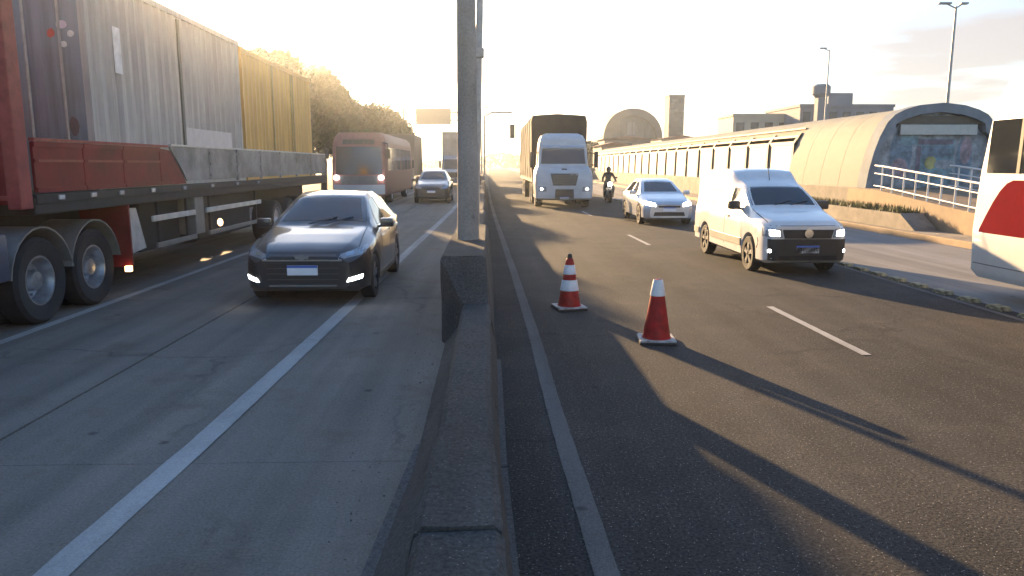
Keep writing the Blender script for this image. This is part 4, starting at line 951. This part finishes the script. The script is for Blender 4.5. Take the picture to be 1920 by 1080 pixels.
# ------------------------------------------------------------------ bus station
def station():
    X0, X1, Y0, Y1, ZF = 12.6, 17.2, 25.0, 92.0, 1.12
    t = thing('bus_station', 'long cream bus station with curved roof, posts and a painted end wall', 'bus station', (0, 0, 0))
    m = MB(); m.box(X0-.05, X1+.05, Y0, Y1, .1, ZF, .03); m.build('platform', A_BASE, t)
    ARC = [(X0-.02, ZF), (X0+.05, 1.7), (X0+.18, 2.3), (X0+.34, 2.8), (X0+.56, 3.2), (X0+.80, 3.46), (X0+1.12, 3.62), (X0+1.6, 3.76), ((X0+X1)/2, 3.84)]
    ARC += [(X0+X1-x, z) for x, z in ARC[-2::-1]]
    def shell(y0, y1, pts, th, name, m):
        inn = [(x+(th if x < (X0+X1)/2 else -th)*(.9 if z < 3.5 else .2), z-(th if z > 3.2 else 0)) for x, z in pts]
        mb = MB(); mb.loft([[Vector((x, y, z)) for x, z in pts]+[Vector((x, y, z)) for x, z in inn[::-1]] for y in (y0, y1)])
        return mb.build(name, m, t, smooth=40)
    # end portal frame (grey) and solid cream bay
    big = [(x+(-.06 if x < (X0+X1)/2 else .06), z+(.06 if z > 3 else 0)) for x, z in ARC]
    shell(Y0-.25, Y0+.35, big, .30, 'end_frame', A_ROOFG)
    for k in range(4):
        shell(Y0+.36+k*1.55, Y0+.36+(k+1)*1.55-.02, ARC, .08, 'wall_panel', A_CREAM)
    yb = Y0+.36+4*1.55
    roof = [p for p in ARC if p[1] > 2.8]
    mb = MB(); mb.loft([[Vector((x, y, z)) for x, z in roof]+[Vector((x, y, z-.12)) for x, z in roof[::-1]] for y in (yb, Y1)]); mb.build('roof', A_CREAM, t, smooth=40)
    for z0, z1, dx, mm in ((3.02, 3.12, .42, A_CREAMD), (2.70, 2.86, .27, A_CREAMD), (3.36, 3.42, .66, A_CREAMD)):
        m = MB(); m.box(X0+dx-.03, X0+dx+.05, yb, Y1, z0, z1); m.build('fascia_band', mm, t)
    y = yb; k = 0
    while y < Y1-1:
        step = 2.9
        m = MB(); m.prism([(X0+.14, ZF), (X0+.32, ZF), (X0+.36, 2.75), (X0+.66, 3.2), (X0+.48, 3.2), (X0+.18, 2.75)], 'y', y, y+.24); m.build('post', A_POST, t)
        m = MB(); m.prism([(X1+.10, ZF), (X1-.08, ZF), (X1-.40, 2.75), (X1-.66, 3.2), (X1-.48, 3.2), (X1-.24, 2.75)], 'y', y, y+.24); m.build('post', A_POST, t)
        m = MB(); m.prism([(X0+.22, ZF), (X0+.25, ZF), (X0+.29, 2.69), (X0+.26, 2.69)], 'y', y+.26, y+step-.02); m.build('glass_panel', A_FROST, t)
        m = MB(); m.prism([(X1, ZF), (X1-.03, ZF), (X1-.34, 2.69), (X1-.31, 2.69)], 'y', y+.26, y+step-.02); m.build('glass_panel', A_FROST, t)
        y += step
    # painted end wall: door zone, colour patches
    cols_ = [('mural_blue', (.15, .22, .29)), ('mural_teal', (.16, .27, .32)), ('mural_pink', (.30, .23, .27)), ('mural_grey', (.27, .30, .33)), ('mural_plum', (.17, .14, .19)), ('mural_yellow', (.34, .31, .12))]
    Mm = {n: mat(n, c, .5, amt=.45, scale=3.0) for n, c in cols_}
    ew = MB(); inner = [(x+(.25 if x < 14.9 else -.25), z-(.22 if z > 3 else 0)) for x, z in ARC]
    inner[0] = (inner[0][0], ZF); ew.prism(inner, 'y', Y0-.02, Y0+.08); wall = ew.build('end_wall', Mm['mural_grey'], t)
    def art(m, poly, lev=1): mb = MB(); mb.prism(poly, 'y', Y0-.02-.006*lev, Y0-.021); mb.build('mural_patch', Mm[m], wall)
    def ell(cx, cz, rx, rz, n=18, ph=0): return [(cx+rx*math.cos(2*PI*i/n), cz+rz*math.sin(2*PI*i/n)) for i in range(n)]
    art('mural_blue', ell(13.75, 2.25, .38, .85)); art('mural_pink', ell(13.72, 1.75, .30, .35), 2); art('mural_teal', ell(14.0, 2.75, .3, .25), 2)
    art('mural_teal', [(14.25, 1.15), (15.55, 1.15), (15.55, 2.75), (14.25, 2.75)]); art('mural_plum', [(14.3, 2.55), (15.5, 2.55), (15.5, 2.72), (14.3, 2.72)], 2); art('mural_plum', [(14.27, 1.16), (14.42, 1.16), (14.42, 2.5), (14.27, 2.5)], 2)
    art('mural_yellow', ell(14.78, 1.95, .20, .22), 2); art('mural_grey', ell(15.25, 1.9, .35, .16), 3); art('mural_blue', ell(15.9, 2.0, .28, .8)); art('mural_pink', ell(15.95, 2.35, .2, .45), 2); art('mural_blue', [(14.45, 2.15), (15.4, 2.15), (15.4, 2.5), (14.45, 2.5)], 2)
    m = MB(); m.prism([(13.45, 3.22), (16.35, 3.22), (16.2, 3.38), (15.7, 3.48), (14.1, 3.48), (13.6, 3.38)], 'y', Y0-.10, Y0-.022); m.build('dark_canopy_board', A_POST, t).name = 'canopy_board'  # dark brown board across the top of the end wall
    m = MB(); m.box(13.6, 16.2, Y0-.16, Y0-.105, 2.86, 3.2, .02); m.build('sign_board', mat('sign_pale', (.42, .43, .40), .5, amt=.1), t)
    # ramp with side wall
    m = MB(); m.prism([(Y0, .13), (Y0, ZF), (Y0-2.0, ZF-.02), (12.0, .15), (12.0, .13)], 'x', 12.05, 14.6); m.build('ramp', A_RAMP, t)
    for xr in (12.11, 14.5):
        rail = MB(); zr = lambda y: ZF-.02-(Y0-2-y)*(ZF-.17)/(Y0-2-12.0) if y < Y0-2 else ZF
        for dz in (.74, .50, .12): rail.tube([(xr, Y0-1.6, ZF+dz), (xr, Y0-2, ZF-.02+dz), (xr, 12.3, zr(12.3)+dz)], .032 if dz > .6 else .022, 8)
        ro = rail.build('railing', A_RAILING, t, smooth=50)
        y = 12.4
        while y < Y0-1.5:
            p_ = MB(); p_.tube([(xr, y, zr(y)-.02), (xr, y, zr(y)+.74)], .026, 8); p_.build('railing_post', A_RAILING, ro, smooth=50); y += .62
station()
# planter wedge with grass beside the ramp
pl = thing('planter', 'low concrete planter with a slanted end full of grass beside the station ramp', 'planter', (0, 0, 0))
m = MB(); m.prism([(19.6, .13), (20.4, .55), (33, .60), (33, .13)], 'x', 11.35, 12.0); m.build('planter_wall', A_BASE, pl)
m = MB()
for i in range(2600):
    x, y = random.uniform(11.38, 11.97), random.uniform(20.5, 33); h = random.uniform(.08, .24); a = random.uniform(0, PI); dx, dy = .02*math.cos(a), .02*math.sin(a); lx, ly = random.uniform(-.08, .08), random.uniform(-.08, .08)
    m.face([(x-dx, y-dy, .54), (x+dx, y+dy, .54), (x+lx, y+ly, .55+h)])
o = m.build('grass', A_GRASS, pl); o['kind'] = 'stuff'

# ------------------------------------------------------------------ trees
def tree(label, x, y, h, rx, ry, nl=7000, leaf=.26, m=A_LEAF, low=.28, seed=1, group='trees along the left roadside'):
    rnd = random.Random(seed)
    t = thing('tree', label, 'tree', (x, y, -.1), 0, group)
    tr = MB(); tr.tube([(0, 0, 0), (.1, .05, h*.25), (-.05, .1, h*.5), (.1, 0, h*.75)], [.24, .19, .13, .05], 10)
    for k in range(9):
        a = rnd.uniform(0, 2*PI); z0 = h*rnd.uniform(.22, .6); L = rnd.uniform(.5, .9)
        tr.tube([(0, 0, z0), (rx*.4*L*math.cos(a), ry*.4*L*math.sin(a), z0+h*.13), (rx*.85*L*math.cos(a), ry*.85*L*math.sin(a), z0+h*.24)], [.10, .06, .02], 6)
    tr.build('trunk', A_BARK, t, smooth=60)
    cl = []
    for k in range(26):
        a = rnd.uniform(0, 2*PI); q = math.sqrt(rnd.random())*.78; zf = rnd.uniform(low+.12, .9); sh = math.sqrt(max(.05, 1-((zf-.58)/.46)**2))
        cl.append((rx*q*sh*math.cos(a), ry*q*sh*math.sin(a), h*zf, rnd.uniform(.16, .30)))
    vs, fs = [], []
    for i in range(nl):
        cx, cy, cz, cr_ = cl[rnd.randrange(len(cl))]
        d = Vector((rnd.gauss(0, 1), rnd.gauss(0, 1), rnd.gauss(0, 1))).normalized()*(rnd.random()**.45)
        p = Vector((cx+d.x*rx*cr_*1.7, cy+d.y*ry*cr_*1.7, min(h, cz+d.z*h*cr_*.62)))
        n = Vector((rnd.gauss(0, 1), rnd.gauss(0, 1), rnd.gauss(.5, 1))).normalized(); u = n.orthogonal().normalized(); w = n.cross(u); s = leaf*rnd.uniform(.55, 1.3)
        b = len(vs); vs += [p-u*s, p-w*s*.5, p+u*s, p+w*s*.5]; fs.append((b, b+1, b+2, b+3))
    me = bpy.data.meshes.new('crown'); me.from_pydata([tuple(v) for v in vs], [], fs); link('crown', me, m, t)
    return t
tree('tall dark tree rising behind the yellow container, highest of the row', -12.7, 45.2, 8.3, 1.9, 3.4, 22000, .17, seed=3)
tree('rounded dark tree just right of the yellow container', -11.8, 54, 8.1, 2.4, 3.4, 18000, .18, seed=5)
tree('broad olive tree over the roof of the red bus', -11.4, 66, 7.6, 2.8, 3.5, 14000, .2, m=A_LEAF2, seed=8)
tree('low olive tree farther along behind the red bus', -11.2, 82, 7.8, 3.0, 4.0, 8000, .34, A_LEAF2, seed=11)
tree('small hazy tree at the far end of the roadside row', -14.2, 110, 7.6, 3.4, 4.0, 6000, .4, A_LEAF, seed=14)
tree('dark tree partly hidden behind the two containers', -12.1, 39.4, 7.75, 1.9, 2.6, 20000, .17, seed=17)
tree('tall tree set back from the road, its top showing past the yellow container', -19.0, 82, 12.3, 3.6, 4.2, 16000, .26, seed=41)
for i, (x, y, h, lb) in enumerate(((28, 150, 7, 'hazy bushy tree left of the arched building'), (56, 165, 8, 'hazy tree between the grey tower and the station roof'), (14.5, 125, 5.5, 'low bushy tree behind the white sedan'))):
    tree(lb, x, y, h, 4.0, 4, 5000, .5, A_LEAF2, .15, 30+i, 'trees in the far background')
# far wood along the horizon
rnd = random.Random(99); vs, fs = [], []
for i in range(16000):
    x = rnd.uniform(-420, 420); y = 430+rnd.uniform(-25, 25)+abs(x)*.15; hm = 5.5+3.0*math.sin(x*.05)+2*math.sin(x*.173+1)
    p = Vector((x, y, rnd.random()**.8*max(2, hm))); n = Vector((rnd.gauss(0, 1), rnd.gauss(0, 1), rnd.gauss(0, 1))).normalized(); u = n.orthogonal().normalized(); w = n.cross(u); s = rnd.uniform(.8, 1.9)
    b = len(vs); vs += [p-u*s, p-w*s*.6, p+u*s, p+w*s*.6]; fs.append((b, b+1, b+2, b+3))
me = bpy.data.meshes.new('far_woods'); me.from_pydata([tuple(v) for v in vs], [], fs); tag(link('far_woods', me, A_LEAF2), kind='stuff')

# ------------------------------------------------------------------ far buildings
def block(name, label, x0, x1, y0, dep, h, m, floors=4, bays=4, roof=None):
    t = thing(name, label, 'building', ((x0+x1)/2, y0, -.12)); w = (x1-x0)/2
    b = MB(); b.box(-w, w, 0, dep, 0, h); b.build('wall', m, t)
    if floors:
        fh, bw = h/floors, 2*w/bays
        src = None
        for f in range(floors):
            for k in range(bays):
                if src is None:
                    mm = MB(); mm.box(-bw*.28, bw*.28, -.06, .05, -fh*.25, fh*.25); src = o = mm.build('window', A_WIN, t)
                else: o = src.copy(); COL.objects.link(o)
                o.location = (-w+bw*(k+.5), 0, fh*(f+.55))
    if roof:
        b = MB(); b.prism([(-w-.4, h), (w+.4, h), (w*.1, h+roof), (-w*.1, h+roof)], 'y', -.3, dep+.3); b.build('roof', A_ROOFT, t)
    else:
        b = MB(); b.box(-w-.15, w+.15, -.15, dep+.15, h, h+.4); b.build('parapet', m, t)
    return t
block('tower_block', 'narrow grey tower block standing alone on the skyline', 44.9, 48.7, 190, 5, 18.7, A_HALL, 8, 2)
st_ = block('flat_roof_building', 'long grey flat roofed building with a rooftop box above the station', 46, 60, 112, 14, 10.4, A_BLDG, 3, 7)
b = MB(); b.box(-2.0, 1.7, 2, 7, 10.8, 12.6); b.build('rooftop_box', A_BLDG, st_)
wt = thing('water_tower', 'small grey water tower on a stem left of the rooftop box', 'water tower', (47.2, 108, -.12))
b = MB(); b.box(-.6, .6, -.6, .6, 0, 11.4); b.build('stem', A_BLDG, wt)
b = MB(); b.lathe([(.8, 11.4), (1.25, 11.9), (1.25, 12.9), (.9, 13.2)], (0, 0, 0), 'z', 18); b.build('tank', A_BLDG, wt, smooth=40)
block('low_house', 'cream low building under the skyline left of the long grey one', 38, 47, 118, 8, 9.4, A_BLDC, 2, 4)
block('low_house', 'brown shop building with dark windows below the arched building', 18.5, 26, 122, 9, 6.0, A_BLDB, 2, 3, .5)
block('low_house', 'small tan house below the grey tower', 30, 37, 132, 9, 6.4, A_BLDC, 2, 3, .6)
block('low_house', 'brown house with tiled roof just right of the white truck', 14.5, 18, 98, 8, 4.4, A_BLDB, 1, 2, .5)
w = MB(); w.box(9, 21, 92, 92.25, -.1, 1.5); tag(w.build('boundary_wall', A_CREAM), 'low sunlit cream wall behind the motorcyclist', 'wall')
# arched hall
ah = thing('arched_hall', 'large hall with a round arched roof and glazed front on the skyline', 'building', (32.2, 170, -.12)); ah.scale = (.69, .69, .69)
def arch(w, z0, top, n=20): return [(-w, z0)]+[(-w*math.cos(PI*i/n), z0+(top-z0)*(math.sin(PI*i/n)**.75)) for i in range(1, n)]+[(w, z0)]
ou = arch(9.8, 9, 20.8); inn = arch(8.0, 9, 18.4)
b = MB(); b.loft([[Vector((x, y, z)) for x, z in ou]+[Vector((x, y, z)) for x, z in inn[::-1]] for y in (0, 30)]); b.build('arch_roof', A_HALL, ah, smooth=40)
b = MB(); b.prism(arch(8.0, 9, 18.4), 'y', 2.0, 3.0); gw = b.build('gable_wall', mat('hall_glass', (.07, .09, .095), .4, amt=.4, scale=.2), ah)
for k in range(-3, 4):
    b = MB(); b.box(k*2.1-.15, k*2.1+.15, 1.8, 1.99, 9, 17.2-abs(k)*.9); b.build('mullion', A_HALL, gw)
b = MB(); b.box(-1.6, 1.0, 1.9, 1.995, 12.5, 16.5); b.build('pale_panel', A_BLDG, gw)
b = MB(); b.box(-9.8, 9.8, .5, 30, 0, 9); b.build('base_wall', A_BLDB, ah)
# overhead sign gantry
ga = thing('sign_gantry', 'overhead road sign panel seen dark against the sky left of the thick pole', 'sign', (-8.6, 118, 0))
for x in (-4.6, 5.4): b = MB(); b.tube([(x, 0, -.1), (x, 0, 10.4)], .18, 10); b.build('post', A_GALV, ga, smooth=50)
b = MB(); b.tube([(-4.6, 0, 8.6), (5.4, 0, 8.6)], .12, 8); b.tube([(-4.6, 0, 9.8), (5.4, 0, 9.8)], .12, 8); b.build('beam', A_GALV, ga, smooth=50)
b = MB(); b.box(-2.7, 2.7, -.22, -.13, 7.9, 10.35, .03); b.build('sign_panel', A_SIGNB, ga)
# traffic light and far poles in the median
tl = thing('traffic_light', 'small traffic light on a mast left of the tarpaulin load', 'traffic light', (-.4, 60, 0))
b = MB(); b.tube([(0, 0, 0), (0, 0, 5.6), (.6, 0, 5.9), (2.2, 0, 5.9)], .07, 8); b.build('mast', A_GALV, tl, smooth=50)
b = MB(); b.box(2.0, 2.4, -.15, .15, 3.9, 5.0, .04); b.build('signal_head', A_BLACK, tl)
def lamp(label, x, y, h, arms, rz=0):
    t = thing('street_lamp', label, 'street lamp', (x, y, -.1), rz, 'street lamps')
    b = MB(); b.lathe([(.10, 0), (.085, h*.5), (.055, h)], (0, 0, 0), 'z', 10); b.build('shaft', A_GALV, t, smooth=50)
    for s in arms:
        b = MB(); b.tube([(0, 0, h-.1), (s*.5, 0, h+.12), (s*1.0, 0, h+.14)], .035, 6); a_ = b.build('arm', A_GALV, t, smooth=50)
        b = MB(); b.box(min(s*.3, s*1.0), max(s*.3, s*1.0), -.13, .13, h+.1, h+.2, .03); b.build('lamp_head', A_GALV, a_)
    return t
lamp('tall street lamp with two heads above the station roof', 24.6, 40.5, 10.2, (-1, .6))
lamp('distant street lamp with a single head left of the tall double lamp', 32.0, 72, 12.6, (-1,))
lamp('far median street lamp beyond the tarpaulin truck', -.9, 84, 8.0, (-1, 1))

# ------------------------------------------------------------------ haze
hz = MB(); hz.box(-950, 950, -70, 1350, -1.2, 33.5); ho = hz.build('haze', None); tag(ho, kind='stuff')
hm = bpy.data.materials.new('haze_air'); hm.use_nodes = True; ht = hm.node_tree; ht.nodes.clear()
pv = ht.nodes.new('ShaderNodeVolumePrincipled'); pv.inputs['Color'].default_value = (.88, .94, 1.0, 1); pv.inputs['Density'].default_value = .0006; pv.inputs['Anisotropy'].default_value = .84
out = ht.nodes.new('ShaderNodeOutputMaterial'); ht.links.new(pv.outputs[0], out.inputs['Volume']); ho.data.materials.append(hm)
